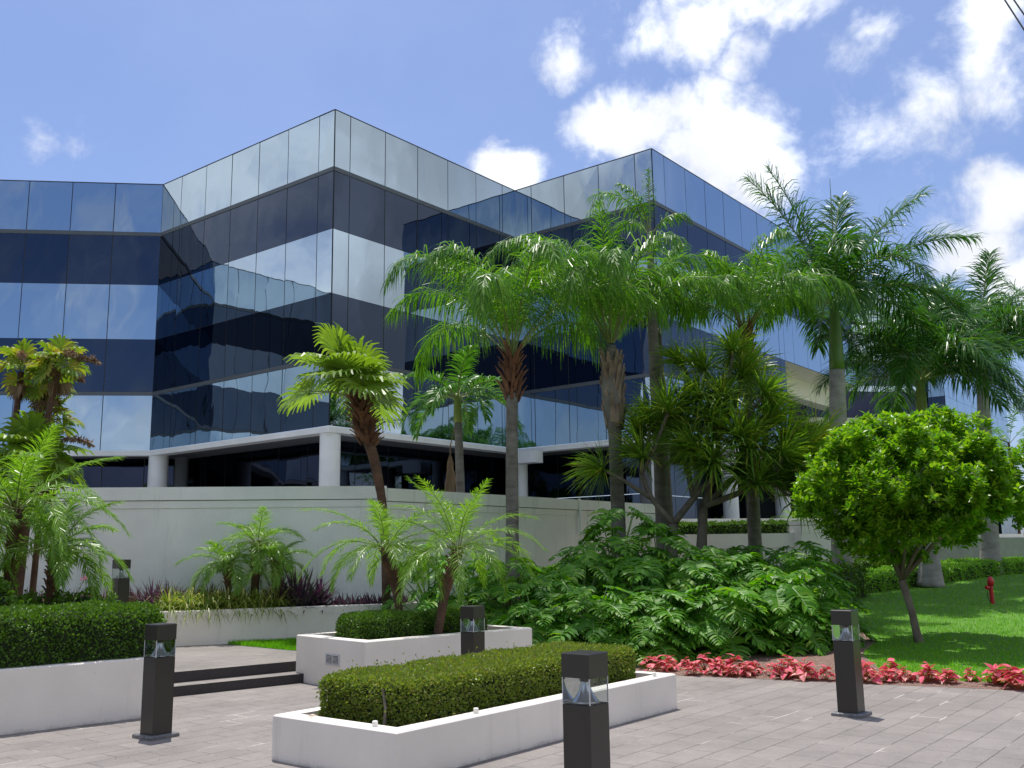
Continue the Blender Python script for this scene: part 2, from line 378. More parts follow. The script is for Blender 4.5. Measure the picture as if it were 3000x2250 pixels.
# ------------------------------------------------------------------ mesh helpers
class MB:
    def __init__(s): s.v = []; s.f = []; s.m = []; s.n = 0
    def add(s, v, f, mi=0):
        v = np.asarray(v, float).reshape(-1, 3); k = s.n
        s.v.append(v); s.n += len(v)
        for q in f:
            s.f.append(tuple(int(i) + k for i in q)); s.m.append(mi)
    def addarr(s, v, f, mi=0):
        """numpy faces, all of one size"""
        v = v.reshape(-1, 3); k = s.n; s.v.append(v); s.n += len(v)
        s.f.extend(map(tuple, (f + k).tolist())); s.m.extend([mi] * len(f))
    def box(s, c, ux, uy, lx, ly, z0, z1, mi=0):
        """box on base point c, axes ux, uy (2d unit), extents lx=(a,b) ly=(a,b)"""
        P = []
        for z in (z0, z1):
            for a, b in ((lx[0], ly[0]), (lx[1], ly[0]), (lx[1], ly[1]), (lx[0], ly[1])):
                P.append((c[0] + ux[0] * a + uy[0] * b, c[1] + ux[1] * a + uy[1] * b, z))
        s.add(P, [(0, 3, 2, 1), (4, 5, 6, 7), (0, 1, 5, 4), (1, 2, 6, 5), (2, 3, 7, 6), (3, 0, 4, 7)], mi)
    def prism(s, poly, z0, z1, mi=0):
        n = len(poly)
        P = [(x, y, z0) for x, y in poly] + [(x, y, z1) for x, y in poly]
        F = [tuple(range(n - 1, -1, -1)), tuple(range(n, 2 * n))] + [(i, (i + 1) % n, n + (i + 1) % n, n + i) for i in range(n)]
        s.add(P, F, mi)
    def tube(s, pts, rad, n=8, mi=0, cap=True, lump=0.0):
        pts = np.asarray(pts, float); K = len(pts)
        if np.isscalar(rad): rad = [rad] * K
        T = np.gradient(pts, axis=0); T /= np.linalg.norm(T, axis=1)[:, None] + 1e-9
        ref = np.array([0, 0, 1.]) if abs(T[0][2]) < .9 else np.array([1., 0, 0])
        V = []
        for i in range(K):
            a = np.cross(T[i], ref); a /= np.linalg.norm(a) + 1e-9; b = np.cross(T[i], a)
            for j in range(n):
                r = rad[i] * (1 + (random.uniform(-lump, lump) if lump else 0))
                V.append(pts[i] + r * (cos(2 * pi * j / n) * a + sin(2 * pi * j / n) * b))
        F = [(i * n + j, i * n + (j + 1) % n, (i + 1) * n + (j + 1) % n, (i + 1) * n + j) for i in range(K - 1) for j in range(n)]
        if cap: F += [tuple(range(n - 1, -1, -1)), tuple(range((K - 1) * n, K * n))]
        s.add(V, F, mi)
    def ribbons(s, P, W, S, mi=0):
        """P (N,K,3) centre lines, W (N,K) half widths, S (N,K,3) side directions"""
        N_, K = P.shape[:2]
        L = P - S * W[..., None]; R = P + S * W[..., None]
        V = np.stack([L, R], 2).reshape(N_, K * 2, 3)
        base = (np.arange(N_) * K * 2)[:, None, None]
        q = np.array([[2 * k, 2 * k + 1, 2 * k + 3, 2 * k + 2] for k in range(K - 1)])[None]
        s.addarr(V, (base + q).reshape(-1, 4), mi)
    def leaves(s, C, T, S, l, w, mi=0):
        """diamond leaves: base C, along T, side S"""
        l = np.broadcast_to(l, len(C))[:, None]; w = np.broadcast_to(w, len(C))[:, None]
        up = np.cross(T, S)
        V = np.stack([C, C + T * l * .45 + S * w - up * l * .04, C + T * l, C + T * l * .45 - S * w - up * l * .04], 1)
        f = np.arange(len(C) * 4).reshape(-1, 4)
        s.addarr(V, f, mi)
    def build(s, name, mats, parent=None, smooth=False, loc=None):
        me = bpy.data.meshes.new(name)
        v = np.concatenate(s.v) if s.v else np.zeros((0, 3))
        if loc is not None: v = v - np.asarray(loc, float)
        me.from_pydata(v.tolist(), [], s.f)
        if not isinstance(mats, (list, tuple)): mats = [mats]
        for m_ in mats: me.materials.append(M[m_] if isinstance(m_, str) else m_)
        if len(mats) > 1: me.polygons.foreach_set('material_index', np.array(s.m, dtype=np.int32))
        if smooth: me.polygons.foreach_set('use_smooth', np.ones(len(s.f), dtype=bool))
        me.update()
        o = bpy.data.objects.new(name, me); COL.objects.link(o)
        if parent is not None: o.parent = parent
        elif loc is not None: o.location = loc
        return o
def tag(o, label=None, cat=None, group=None, kind=None):
    if label: o['label'] = label
    if cat: o['category'] = cat
    if group: o['group'] = group
    if kind: o['kind'] = kind
    return o
def thing(name, loc, label, cat, group=None):
    o = bpy.data.objects.new(name, None); COL.objects.link(o); o.location = loc
    o.empty_display_size = .2
    return tag(o, label, cat, group)
def part(mb, name, mats, root, smooth=False):
    """mesh given in world coordinates, stored relative to its root"""
    return mb.build(name, mats, root, smooth, loc=root.location)
def sub(mb, name, mats, parent, root, smooth=False):
    o = mb.build(name, mats, parent, smooth, loc=root.location); return o
def unit(a): return a / (np.linalg.norm(a, axis=-1, keepdims=True) + 1e-9)

dR = np.array([sin(AZ), cos(AZ)]); dL = np.array([-cos(AZ), sin(AZ)]); dM = np.array([sin(AZ + pi / 4), cos(AZ + pi / 4)])
EDGE = np.array([1.75, 13.33]); EN = np.array([.447, .894])
def terrain(x, y):
    d = EN[0] * (x - EDGE[0]) + EN[1] * (y - EDGE[1])
    if np.isscalar(d): return .85 * (1 - math.exp(-max(0, d) / 17.5 * 1.02)) * 1.45 if d < 18 else .80
    return np.where(d < 18, .85 * 1.45 * (1 - np.exp(-np.maximum(0, d) / 17.5 * 1.02)), .80)
def terrain(x, y):
    d = EN[0] * (x - EDGE[0]) + EN[1] * (y - EDGE[1])
    return np.clip(.048 * np.maximum(0, d), 0, .85)

# ------------------------------------------------------------------ setting: ground
mb = MB(); mb.add([(-900, -900, -.06), (900, -900, -.06), (900, 900, -.06), (-900, 900, -.06)], [(0, 1, 2, 3)])
tag(mb.build('ground', 'ground'), kind='structure')
# lawn and bed mound as a grid beyond the paving edge
ex = np.array([.894, -.447])
def gridsheet(u0, u1, nu, v0, v1, nv, zoff=0.0):
    U_, V_ = np.meshgrid(np.linspace(u0, u1, nu), np.linspace(v0, v1, nv), indexing='ij')
    X = EDGE[0] + ex[0] * U_ + EN[0] * V_; Y = EDGE[1] + ex[1] * U_ + EN[1] * V_
    Z = terrain(X, Y) + zoff
    V = np.stack([X, Y, Z], -1).reshape(-1, 3)
    i, j = np.meshgrid(np.arange(nu - 1), np.arange(nv - 1), indexing='ij'); a = (i * nv + j).reshape(-1)
    return V, np.stack([a, a + nv, a + nv + 1, a + 1], 1)
mb = MB(); V, F = gridsheet(-5, 60, 66, -.02, 60, 61, .0); V[:, 2] += .002; mb.addarr(V, F)
tag(mb.build('lawn', 'lawn', smooth=True), kind='structure')
mb = MB()
mb.add([(-30, -25, 0), (40, -25, 0), (40, EDGE[1] + (40 - EDGE[0]) * -.5, 0), (1.75, 13.33, 0), (-1.6, 15.0, 0), (-3.5, 14.2, 0), (-30, 14.2, 0)], [tuple(range(7))])
mb.v[0][:, 2] = .006
tag(mb.build('patio_paving', 'paving'), kind='structure')
# upper terrace and two steps
mb = MB()
sA = np.array([-4.07, 11.77]); sB = np.array([-2.72, 12.95]); sd_ = (sB - sA) / np.linalg.norm(sB - sA); sn = np.array([-sd_[1], sd_[0]])
def off(p, a, b): return (p[0] + sd_[0] * a + sn[0] * b, p[1] + sd_[1] * a + sn[1] * b)
def stepbox(b0, z0, z1, ext=.02):
    a = [off(sA, -.6, b0), off(sB, ext, b0), off(sB, ext, b0 + .34), off(sA, -.6, b0 + .34)]
    n = 4; P = [(x, y, z0) for x, y in a] + [(x, y, z1) for x, y in a]
    mb.add(P, [(0, 1, 5, 4), (1, 2, 6, 5), (3, 0, 4, 7)], 1); mb.add(P, [(4, 5, 6, 7)], 0)
stepbox(0, .006, .122); stepbox(.32, .10, .25, .7)
tag(mb.build('steps', ['paving', 'riser']), kind='structure')
mb = MB()
tp = [off(sA, -.6, .64), off(sB, .7, .64), (-1.5, 14.6), (0.1, 16.2), (-1.2, 17.4), (-1.7, 17.38), (-5.2, 15.75), (-5.9, 15.3)]
mb.prism(tp, 0.0, .247)
tag(mb.build('terrace_paving', 'paving'), kind='structure')
# raised podium behind the tall wall
mb = MB()
mb.prism([(-40, 17.0), (-14, 16.5), (-2.3, 17.95), (3.6, 25.6), (9, 27), (19, 33), (60, 52), (60, 90), (-60, 90), (-60, 17)], 0.5, 1.9)
tag(mb.build('podium_ground', 'roof'), kind='structure')
mb = MB(); mb.add([(1.0, 14.3, 0), (1.9, 13.4, 0), (5.2, 11.75, 0), (14, 7.3, 0), (14.3, 7.9, 0), (5.4, 12.3, 0), (5.6, 14.3, 0), (6.2, 19, 0), (5.6, 23.5, 0), (3, 22, 0), (-1, 17.8, 0), (-1.2, 16.4, 0)], [tuple(range(12))])
def drape(poly, zo, step=.5):
    """terrain-following sheet clipped to a polygon: triangulated grid of its points"""
    import mathutils
    from mathutils.geometry import delaunay_2d_cdt
    pts = [Vector(p) for p in poly]
    xs = [p[0] for p in poly]; ys = [p[1] for p in poly]
    extra = []
    for x in np.arange(min(xs), max(xs), step):
        for y in np.arange(min(ys), max(ys), step):
            if inside(poly, x, y): extra.append(Vector((x, y)))
    n = len(pts)
    vs, _, fs, *_r = delaunay_2d_cdt(pts + extra, [(i, (i + 1) % n) for i in range(n)], [], 1, 1e-5)
    m = MB()
    V = [(v.x, v.y, float(terrain(v.x, v.y)) + zo) for v in vs]
    F_ = []
    for f in fs:
        cx_ = sum(vs[i].x for i in f) / len(f); cy_ = sum(vs[i].y for i in f) / len(f)
        if inside(poly, cx_, cy_): F_.append(tuple(f))
    m.add(V, F_); return m
def inside(poly, x, y):
    r = False; n = len(poly)
    for i in range(n):
        x1, y1 = poly[i][:2]; x2, y2 = poly[(i + 1) % n][:2]
        if (y1 > y) != (y2 > y) and x < (x2 - x1) * (y - y1) / (y2 - y1) + x1: r = not r
    return r
BED = [(-.6, 14.5), (1.75, 13.31), (5.2, 11.59), (14.2, 7.1), (14.4, 7.45), (5.35, 12.02), (4.75, 13.1), (4.95, 14.3), (5.6, 15.5), (6.3, 19), (6.6, 22), (7.6, 23.3), (3.5, 24.5), (-.6, 18), (-1.2, 16.4)]
mb = drape(BED, .008)
tag(mb.build('mulch_bed', 'mulch'), kind='structure')

# ------------------------------------------------------------------ office building
A = np.array([-5.26, 27.5]); B = A + dR * 8.79; Cc = B - dL * 5.88; Lc = A + dL * 9.31
ML = Lc - dM * 9.51; WL = ML - dR * 11.0; WL2 = WL + dL * 12
S85 = Cc + dR * 10.18; E1 = Cc + dR * 18.5
D2 = np.array([22.0, 48.6]); D3 = D2 + dR * 14
bl = thing('office_building', (A[0], A[1], 1.9), 'mirrored glass office block with sawtooth corners, banded pale and dark blue', 'building')
PW = 1.48
def facade(p, q, z0, z1, mat, start, name='glass_band', flip=False):
    d = (q - p); Ln = np.linalg.norm(d); d = d / Ln; n = np.array([d[1], -d[0]])
    cuts = [0.0]; x = start
    while x < Ln - .3:
        cuts.append(x); x += PW
    cuts.append(Ln)
    m = MB(); g = .014
    for a, b in zip(cuts[:-1], cuts[1:]):
        if b - a < .06: continue
        j = RNG.normal(0, .0022, 4)
        P = []
        for (s_, z_), jj in zip(((a + g, z0 + .006), (b - g, z0 + .006), (b - g, z1 - .006), (a + g, z1 - .006)), j):
            P.append((*(p + d * s_ + n * (.012 + jj)), z_))
        m.add(P, [(0, 1, 2, 3)], 0)
    o = part(m, name, [mat], bl)
    m = MB()
    m.add([(*p, z0), (*q, z0), (*q, z1), (*p, z1)], [(0, 1, 2, 3)])
    sub(m, 'joint_backing', ['joint'], o, bl)
    return o
BANDS = [(14.98, 13.17, 'glass_light'), (13.03, 11.22, 'glass_dark'), (11.22, 9.23, 'glass_light'), (9.23, 7.36, 'glass_dark'), (7.23, 5.31, 'glass_light')]
def strip(p, q, z0, z1, proud=.035, name='ledge', mat='ledge', back=.25):
    d = (q - p); Ln = np.linalg.norm(d); d = d / Ln; n = np.array([d[1], -d[0]])
    m = MB(); m.box(p, d, n, (-.0, Ln + .0), (-back, proud), z0, z1); part(m, name, [mat], bl)
def face(p, q, start, zlow=5.32):
    for zt, zb, mt in BANDS:
        if zb < zlow - .1: continue
        facade(p, q, zb, zt, mt, start)
    strip(p, q, 13.035, 13.165)
    if zlow < 7: strip(p, q, 7.235, 7.355)
    d = (q - p); Ln = np.linalg.norm(d); d = d / Ln; n = np.array([d[1], -d[0]])
    m = MB(); m.box(p, d, n, (0, Ln), (-.2, .02), 14.98, 15.01); part(m, 'roof_edge', ['joint'], bl)
face(WL2, WL, .8); face(WL, ML, .7); face(ML, Lc, (9.51 - 1.66) % PW); face(Lc, A, (9.31 - .70) % PW); face(A, B, .62); face(B, Cc, .77)
face(Cc, S85, .78)
face(S85, E1, (.78 - 10.18) % PW, zlow=9.2)
face(D2, D3, .8, zlow=8.0)
facade(D2, D3, 7.97, 9.23, 'glass_light', .8)
# white beam and soffit under the glass, lower chain
def offset_chain(ch, dist):
    out = []
    ns = []
    for a, b in zip(ch[:-1], ch[1:]):
        d = (b - a) / np.linalg.norm(b - a); ns.append(np.array([d[1], -d[0]]))
    for i, p in enumerate(ch):
        if i == 0: out.append(p - ns[0] * dist)
        elif i == len(ch) - 1: out.append(p - ns[-1] * dist)
        else:
            n1, n2 = ns[i - 1], ns[i]; b_ = n1 + n2
            out.append(p - b_ / (1 + n1 @ n2) * dist)
    return out
chain = [WL2, WL, ML, Lc, A, B, Cc, S85]
c1 = offset_chain(chain, .0); c2 = offset_chain(chain, .42); c3 = offset_chain(chain, 2.1); c4 = offset_chain(chain, 6)
for i in range(len(chain) - 1):
    m = MB()
    a, b, a2, b2 = c1[i], c1[i + 1], c2[i], c2[i + 1]
    P = [(*a, 5.13), (*b, 5.13), (*b2, 5.13), (*a2, 5.13), (*a, 5.30), (*b, 5.30), (*b2, 5.30), (*a2, 5.30)]
    m.add(P, [(0, 3, 2, 1), (4, 5, 6, 7), (0, 1, 5, 4), (1, 2, 6, 5), (2, 3, 7, 6), (3, 0, 4, 7)])
    part(m, 'white_beam', ['bwhite'], bl)
    m = MB(); a2, b2, a3, b3 = c2[i], c2[i + 1], c4[i], c4[i + 1]
    m.add([(*a2, 5.24), (*b2, 5.24), (*b3, 5.24), (*a3, 5.24)], [(3, 2, 1, 0)]); part(m, 'soffit', ['soffit'], bl)
    # recessed ground-floor glass
    p, q = c3[i], c3[i + 1]; Ln = np.linalg.norm(q - p); d = (q - p) / Ln
    gm = 'glass_dark' if i in (4, 5, 6) else 'glass_deep'
    facade(p, q, 1.9, 3.6, gm, .8, 'ground_floor_glass'); facade(p, q, 3.62, 5.22, gm, .8, 'ground_floor_glass')
def column(c, r, z0, z1, mt='bwhite'):
    m = MB(); m.tube([(c[0], c[1], z) for z in (z0, z1)], r, n=28, cap=False); part(m, 'column', [mt], bl, smooth=True)
cc = offset_chain(chain, .34)
column(cc[4], .30, 1.9, 5.135); column(cc[3] + np.array([.12, -.1]), .33, 1.9, 5.135); column(cc[5] + dL * .0 + np.array([.12, -.3]), .24, 1.9, 5.135)
column(cc[6], .30, 1.9, 5.135); column(cc[7] - dR * .3, .30, 1.9, 5.135); column((cc[6] + cc[7]) / 2, .28, 1.9, 5.135); column(cc[2], .3, 1.9, 5.135)
cin = offset_chain(chain, 1.7)
for i in (3, 5, 6): column(cin[i], .24, 1.9, 5.235, 'soffit')  # inner columns in dark soffit colour: recess dimness put into their tone
m = MB(); m.box(B - dL * .15, -dL, dR, (0, .95), (-.55, -.05), 4.72, 5.128); part(m, 'beam_drop', ['bwhite'], bl)
# entrance recess under the upper storeys on the right
S2 = S85 + dL * 2.8; S3 = S2 + dR * 8.9; Ms = np.array([13.3, 47.9]); Me = D2 + dL * 1.25
for p, q in ((S85, S2), (S2, S3)):
    for zt, zb, mt in ((9.1, 7.42, 'glass_dark'), (7.3, 5.3, 'glass_light'), (5.3, 3.6, 'glass_dark'), (3.6, 1.9, 'glass_dark')): facade(q if False else p, q, zb, zt, mt, .8)
for zt, zb, mt in ((15, 13.2, 'glass_light'), (13.05, 11.0, 'glass_light'), (11.0, 9.85, 'glass_dark'), (9.85, 9.54, 'glass_light'), (9.54, 8.12, 'glass_deep'), (7.4, 5.3, 'glass_dark'), (5.3, 1.9, 'glass_deep')):  # pane tones paint in the reflections, darkest where the underside would mirror
    facade(Ms, Me, zb, zt, mt, .8)
m = MB(); dd = (Me - Ms) / np.linalg.norm(Me - Ms); nn = np.array([dd[1], -dd[0]])
m.box(Ms, dd, nn, (0, np.linalg.norm(Me - Ms)), (-.3, .5), 7.86, 8.10); part(m, 'canopy_beam', ['cream'], bl)
for zt, zb, mt in BANDS[:4]: facade(Me, D2, zb, zt, mt, .6)
facade(E1, E1 + dL * 3, 9.2, 14.98, 'glass_dark', .8)
# cream underside with two steps
m = MB()
m.add([(*S85, 9.22), (*E1, 9.22), (*(E1 + dL * 3.2), 9.22), (*(S85 + dL * 3.2), 9.22)], [(3, 2, 1, 0)])
part(m, 'cream_underside', ['cream'], bl)
m = MB(); m.box(S85, dR, dL, (.15, 9.3), (1.3, 2.0), 8.35, 9.21); part(m, 'underside_beam', ['cream'], bl)
m = MB(); m.add([(*D2, 7.95), (*D3, 7.95), (*(D3 + dL * 3), 7.95), (*(D2 + dL * 3), 7.95)], [(3, 2, 1, 0)]); part(m, 'dark_underside', ['soffit'], bl)
q0 = D2 + dR * 6; facade(q0 + dL * 1.2, D3 + dL * 1.2, 1.9, 7.9, 'glass_dark', .8); facade(D2 + dR * 9.5, D3, 1.9, 7.9, 'glass_light', .8)
# roof slab
m = MB()
poly = [WL2, WL, ML, Lc, A, B, Cc, E1, E1 + dL * 1.3, Ms + (Me - Ms) * .4, Me, D2, D3, D3 + dL * 20, np.array([0, 75.]), np.array([-45, 60.])]
m.add([(*p, 14.93) for p in poly], [tuple(range(len(poly)))])
part(m, 'roof', ['roof'], bl)
for p, q in ((WL2, np.array([-45, 60.])), (D3, D3 + dL * 20)):
    m = MB(); m.add([(*p, 1.9), (*q, 1.9), (*q, 14.93), (*p, 14.93)], [(0, 1, 2, 3)])
    part(m, 'rear_wall', ['ledge'], bl)

# ------------------------------------------------------------------ walls
def wallrun(root, pts, th, z0, z1, nameb='wall_panel', mat='wall', cop=.2, groove=(.23, .37)):
    for p, q in zip(pts[:-1], pts[1:]):
        p = np.array(p, float); q = np.array(q, float); Ln = np.linalg.norm(q - p); d = (q - p) / Ln; n = np.array([d[1], -d[0]])
        m = MB()
        m.box(p, d, n, (0, Ln), (-th, 0), z0, z1 - groove[1]); 
        m.box(p, d, n, (0, Ln), (-th, .018), z1 - groove[1] + .0, z1 - groove[0] - .012)
        part(m, nameb, [mat], root)
        m = MB(); m.box(p, d, n, (-.0, Ln), (-th - .02, .045), z1 - groove[0], z1); part(m, 'coping', [mat], root)
WC = np.array([-2.32, 17.72]); WE = WC + dR * 9.85
w = thing('garden_wall', (WC[0], WC[1], 0), 'tall white rendered wall with grooved coping and grey streaks, bending behind the palms', 'wall')
wallrun(w, [(-16.0, 16.1), (-2.32, 17.72)], .3, 0, 2.86)
wallrun(w, [tuple(WC), tuple(WE)], .3, 0, 2.82, mat='wall_stained')
m = MB(); m.tube([(*(WC + dR * 6.1 + np.array([.05, -.04])), z) for z in (2.84, 2.0)], .03, n=8); part(m, 'downspout', ['wall'], w)
w2 = thing('planter_wall', (3.1, 24.6, .5), 'low white wall with a groove under a clipped dark hedge, behind the leaning trunks', 'wall')
wallrun(w2, [(2.9, 24.5), (7.75, 25.05)], .9, .4, 2.03, mat='wall2', groove=(.36, .5))
w3 = thing('parapet_wall', (6.9, 25.5, .5), 'white parapet stepping up behind the right end of the low hedged wall', 'wall')
wallrun(w3, [(7.25, 24.7), (8.3, 25.3)], .5, .4, 2.33, mat='wall2', groove=(.1, .3))
wallrun(w3, [(4.5, 27.0), (9.4, 28.3)], .3, .4, 2.50, mat='wall2', groove=(.1, .3))
w4 = thing('boundary_wall', (9, 26.8, .5), 'low white wall running far right behind the long hedge', 'wall')
wallrun(w4, [(8.6, 27.2), (24.0, 36.5)], .25, .4, 2.02, mat='wall2', groove=(.14, .3))

def planter(name, label, poly, th, z0, zt, zsoil, soil='soil', mat='planter'):
    """closed wall ring with soil inside; poly counter-clockwise"""
    c = np.mean(poly, axis=0); root = thing(name, (c[0], c[1], z0), label, 'planter')
    P = [np.array(p, float) for p in poly]; n = len(P); IN = []
    for i in range(n):
        a, b, c_ = P[i - 1], P[i], P[(i + 1) % n]
        d1 = (b - a) / np.linalg.norm(b - a); d2 = (c_ - b) / np.linalg.norm(c_ - b)
        n1 = np.array([-d1[1], d1[0]]); n2 = np.array([-d2[1], d2[0]])
        IN.append(b + (n1 + n2) / (1 + n1 @ n2) * th)
    m = MB(); ch = .012
    OUTc = []
    for i in range(n): OUTc.append(P[i] + (IN[i] - P[i]) / th * ch)
    V = [(*p, z0) for p in P] + [(*p, zt - ch) for p in P] + [(*p, zt) for p in OUTc] + [(*p, zt) for p in IN] + [(*p, z0) for p in IN]
    F = []
    for i in range(n):
        j = (i + 1) % n
        for k in range(4): F.append((k * n + i, k * n + j, (k + 1) * n + j, (k + 1) * n + i))
    m.add(V, F); part(m, 'planter_rim', [mat], root)
    m = MB(); m.add([(*p, zsoil) for p in IN], [tuple(range(n))]); part(m, 'planting_soil', [soil], root)
    return root, IN
P0 = np.array([-.86, 7.25]); F1 = P0 + dR * 4.05; F2 = F1 + dL * 1.41; F3 = P0 + dL * 1.41
planter('front_planter', 'long low white planter box in the foreground holding a flat clipped hedge', [P0, F1, F2, F3], .15, 0.0, .355, .27)
M0 = np.array([-1.79, 11.88]); ud = np.array([.74, .67]); ud /= np.linalg.norm(ud); vd = np.array([-ud[1], ud[0]])
M1 = M0 + ud * 2.72; M2 = M1 + vd * 1.62; M3 = M0 + vd * 1.62
mp_root, _ = planter('step_planter', 'white planter beside the dark steps with a grille, rounded shrubs and two leaning palms', [M0, M1, M2, M3], .15, 0.0, .60, .50)
rp, _ = planter('terrace_planter', 'long white planter along the foot of the tall wall, filled with striped and purple plants',
        [(-5.30, 15.68), (-1.75, 17.30), (-1.45, 17.72), (-1.9, 17.95), (-2.40, 17.68), (-13, 16.36), (-12.5, 15.4), (-6.3, 15.42)], .13, 0.0, .79, .68)
planter('corner_planter', 'white planter at the left edge of the paving under a rounded dark hedge',
        [(-3.83, 10.31), (-4.12, 11.6), (-4.9, 12.8), (-5.6, 15.2), (-14, 15.2), (-14, 1.2)], .14, 0.0, .60, .50)
# vent grille on the step planter's left face
m = MB(); fn = -ud; fv = vd
c = M0 + vd * .72
def onface(a, z, out): return (c[0] + fv[0] * a + fn[0] * out, c[1] + fv[1] * a + fn[1] * out, z)
def facebox(mm, a0, a1, z0, z1, o0, o1, mi=0):
    P = [onface(a, z, o) for o in (o0, o1) for a, z in ((a0, z0), (a1, z0), (a1, z1), (a0, z1))]
    mm.add(P, [(0, 1, 2, 3), (7, 6, 5, 4), (0, 4, 5, 1), (1, 5, 6, 2), (2, 6, 7, 3), (3, 7, 4, 0)], mi)
facebox(m, -.16, .16, .27, .41, .001, .012, 0)
for half in (-1, 1):
    facebox(m, half * .075 - .062, half * .075 + .062, .295, .39, .012, .014, 1)
    for k in range(6): facebox(m, half * .075 - .060, half * .075 + .060, .300 + k * .015, .306 + k * .015, .014, .022, 0)
part(m, 'vent_grille', ['vent', 'ventdark'], mp_root)

# ------------------------------------------------------------------ bollards
def bollard(x, y, z, label):
    r = thing('bollard_light', (x, y, z), label, 'bollard', 'square bollard lights around the paving')
    ang = pi / 2 - AZ; ux = np.array([cos(ang), sin(ang)]); uy = np.array([-sin(ang), cos(ang)]); c = (x, y)
    def bev(hw, z0, z1, ch=.006):
        m = MB()
        lv = [(hw, z0), (hw, z1 - ch), (hw - ch, z1)]
        V = []; 
        for h, zz in lv:
            for a, b in ((-1, -1), (1, -1), (1, 1), (-1, 1)): V.append((x + ux[0] * a * h + uy[0] * b * h, y + ux[1] * a * h + uy[1] * b * h, z + zz))
        F = [(3, 2, 1, 0), (8, 9, 10, 11)]
        for k in range(2):
            for i in range(4): F.append((k * 4 + i, k * 4 + (i + 1) % 4, k * 4 + 4 + (i + 1) % 4, k * 4 + 4 + i))
        m.add(V, F); return m
    part(bev(.148, .001, .035, .008), 'base_plate', ['plate'], r)
    part(bev(.099, .035, .71, .004), 'post', ['bronze'], r)
    part(bev(.101, .862, 1.005, .006), 'cap', ['bronze'], r)
    g = MB()
    for a, b, c_, d_ in ((-1, -1, 1, -1), (1, -1, 1, 1), (1, 1, -1, 1), (-1, 1, -1, -1)):
        for h in (.099, .094):
            g.add([(x + (ux[0] * a + uy[0] * b) * h, y + (ux[1] * a + uy[1] * b) * h, z + .712), (x + (ux[0] * c_ + uy[0] * d_) * h, y + (ux[1] * c_ + uy[1] * d_) * h, z + .712),
                   (x + (ux[0] * c_ + uy[0] * d_) * h, y + (ux[1] * c_ + uy[1] * d_) * h, z + .861), (x + (ux[0] * a + uy[0] * b) * h, y + (ux[1] * a + uy[1] * b) * h, z + .861)], [(0, 1, 2, 3)])
    lg = part(g, 'lamp_glass', ['lampglass'], r)
    m = MB(); zs = np.linspace(0, 1, 12)
    m.tube([(x, y, z + .713 + .128 * t) for t in zs], [.027 + .062 * (1 - t) ** 2.0 for t in zs], n=24); sub(m, 'reflector', ['reflector'], lg, r, smooth=True)
    m = MB(); m.tube([(x, y, z + .835), (x, y, z + .862)], .034, n=16); sub(m, 'lamp_socket', ['bronze'], lg, r, smooth=True)
    for a, b in ((-1, -1), (1, -1), (1, 1), (-1, 1)):
        pass
    for a, b in ((-1, -1), (1, 1), (-1, 1), (1, -1)):
        m = MB(); px, py = x + (ux[0] * a + uy[0] * b) * .097, y + (ux[1] * a + uy[1] * b) * .097
        m.box((px, py), ux, uy, (-.003, .003), (-.003, .003), z + .711, z + .862)
        sub(m, 'glass_edge', ['vent'], lg, r)
    return r
bollard(-3.29, 9.22, .006, 'dark square bollard light at the left of the paving, in front of the rounded hedge')
bollard(3.27, 9.86, .006, 'dark square bollard light on the paving before the red leafed border and lawn')
bollard(.415, 6.05, .006, 'nearest dark square bollard light, in front of the long hedge planter')
bollard(-.50, 11.62, .006, 'dark square bollard light against the white step planter with the two leaning palms')
bollard(-6.30, 15.75, .60, 'dark square bollard light standing in the bed by the tall white wall')

# small caps on the front planter rim
for k, (s_, lab) in enumerate(((.62, 'small white pipe cap on the planter rim beside the hedge corner'), (1.30, 'small white pipe cap on the long rim between two bollards, left one'),
                               (2.35, 'small white pipe cap on the rim just behind the nearest bollard'), (3.85, 'small white pipe cap at the far right corner of the hedge planter'))):
    pass
def cap_at(p, lab):
    m = MB(); m.tube([(p[0], p[1], .354), (p[0], p[1], .392), (p[0], p[1], .398)], [.021, .021, .017], n=16)
    m.tube([(p[0], p[1], .354), (p[0], p[1], .360)], .027, n=16)
    o = m.build('pipe_cap', 'cap', loc=(p[0], p[1], .354), smooth=False); tag(o, lab, 'pipe cap', 'white pipe caps on the planter rim')
cap_at(P0 + dL * .30 + dR * .07, 'small white pipe cap on the front planter rim below the hedge corner')
cap_at(P0 + dR * .95 + dL * .07, 'small white pipe cap on the long front planter rim, left of the nearest bollard')
cap_at(P0 + dR * 2.18 + dL * .07, 'small white pipe cap on the planter rim seen beside the lamp of the nearest bollard')
cap_at(P0 + dR * 3.72 + dL * .06, 'small white pipe cap at the right end of the front planter rim')

# ------------------------------------------------------------------ hydrant
hx, hy = 9.73, 20.2; hz = float(terrain(hx, hy))
r = thing('standpipe', (hx, hy, hz), 'small red standpipe with rounded cap in the lawn', 'hydrant')
m = MB(); m.tube([(hx, hy, hz - .05), (hx - .005, hy, hz + .40)], .042, n=14); part(m, 'pipe', ['red'], r, smooth=False)
m = MB(); m.tube([(hx, hy, hz + .36), (hx, hy, hz + .46), (hx, hy, hz + .52), (hx, hy, hz + .55)], [.060, .064, .046, .016], n=16); part(m, 'cap', ['red'], r, smooth=True)
m = MB(); m.tube([(hx - .06, hy - .03, hz + .33), (hx - .13, hy - .05, hz + .33)], .035, n=10); part(m, 'outlet', ['red'], r)
m = MB(); m.tube([(hx - .1, hy - .06, hz + .3), (hx - .12, hy - .07, hz + .15), (hx - .07, hy - .07, hz + .02)], .008, n=6); part(m, 'chain', ['joint'], r)

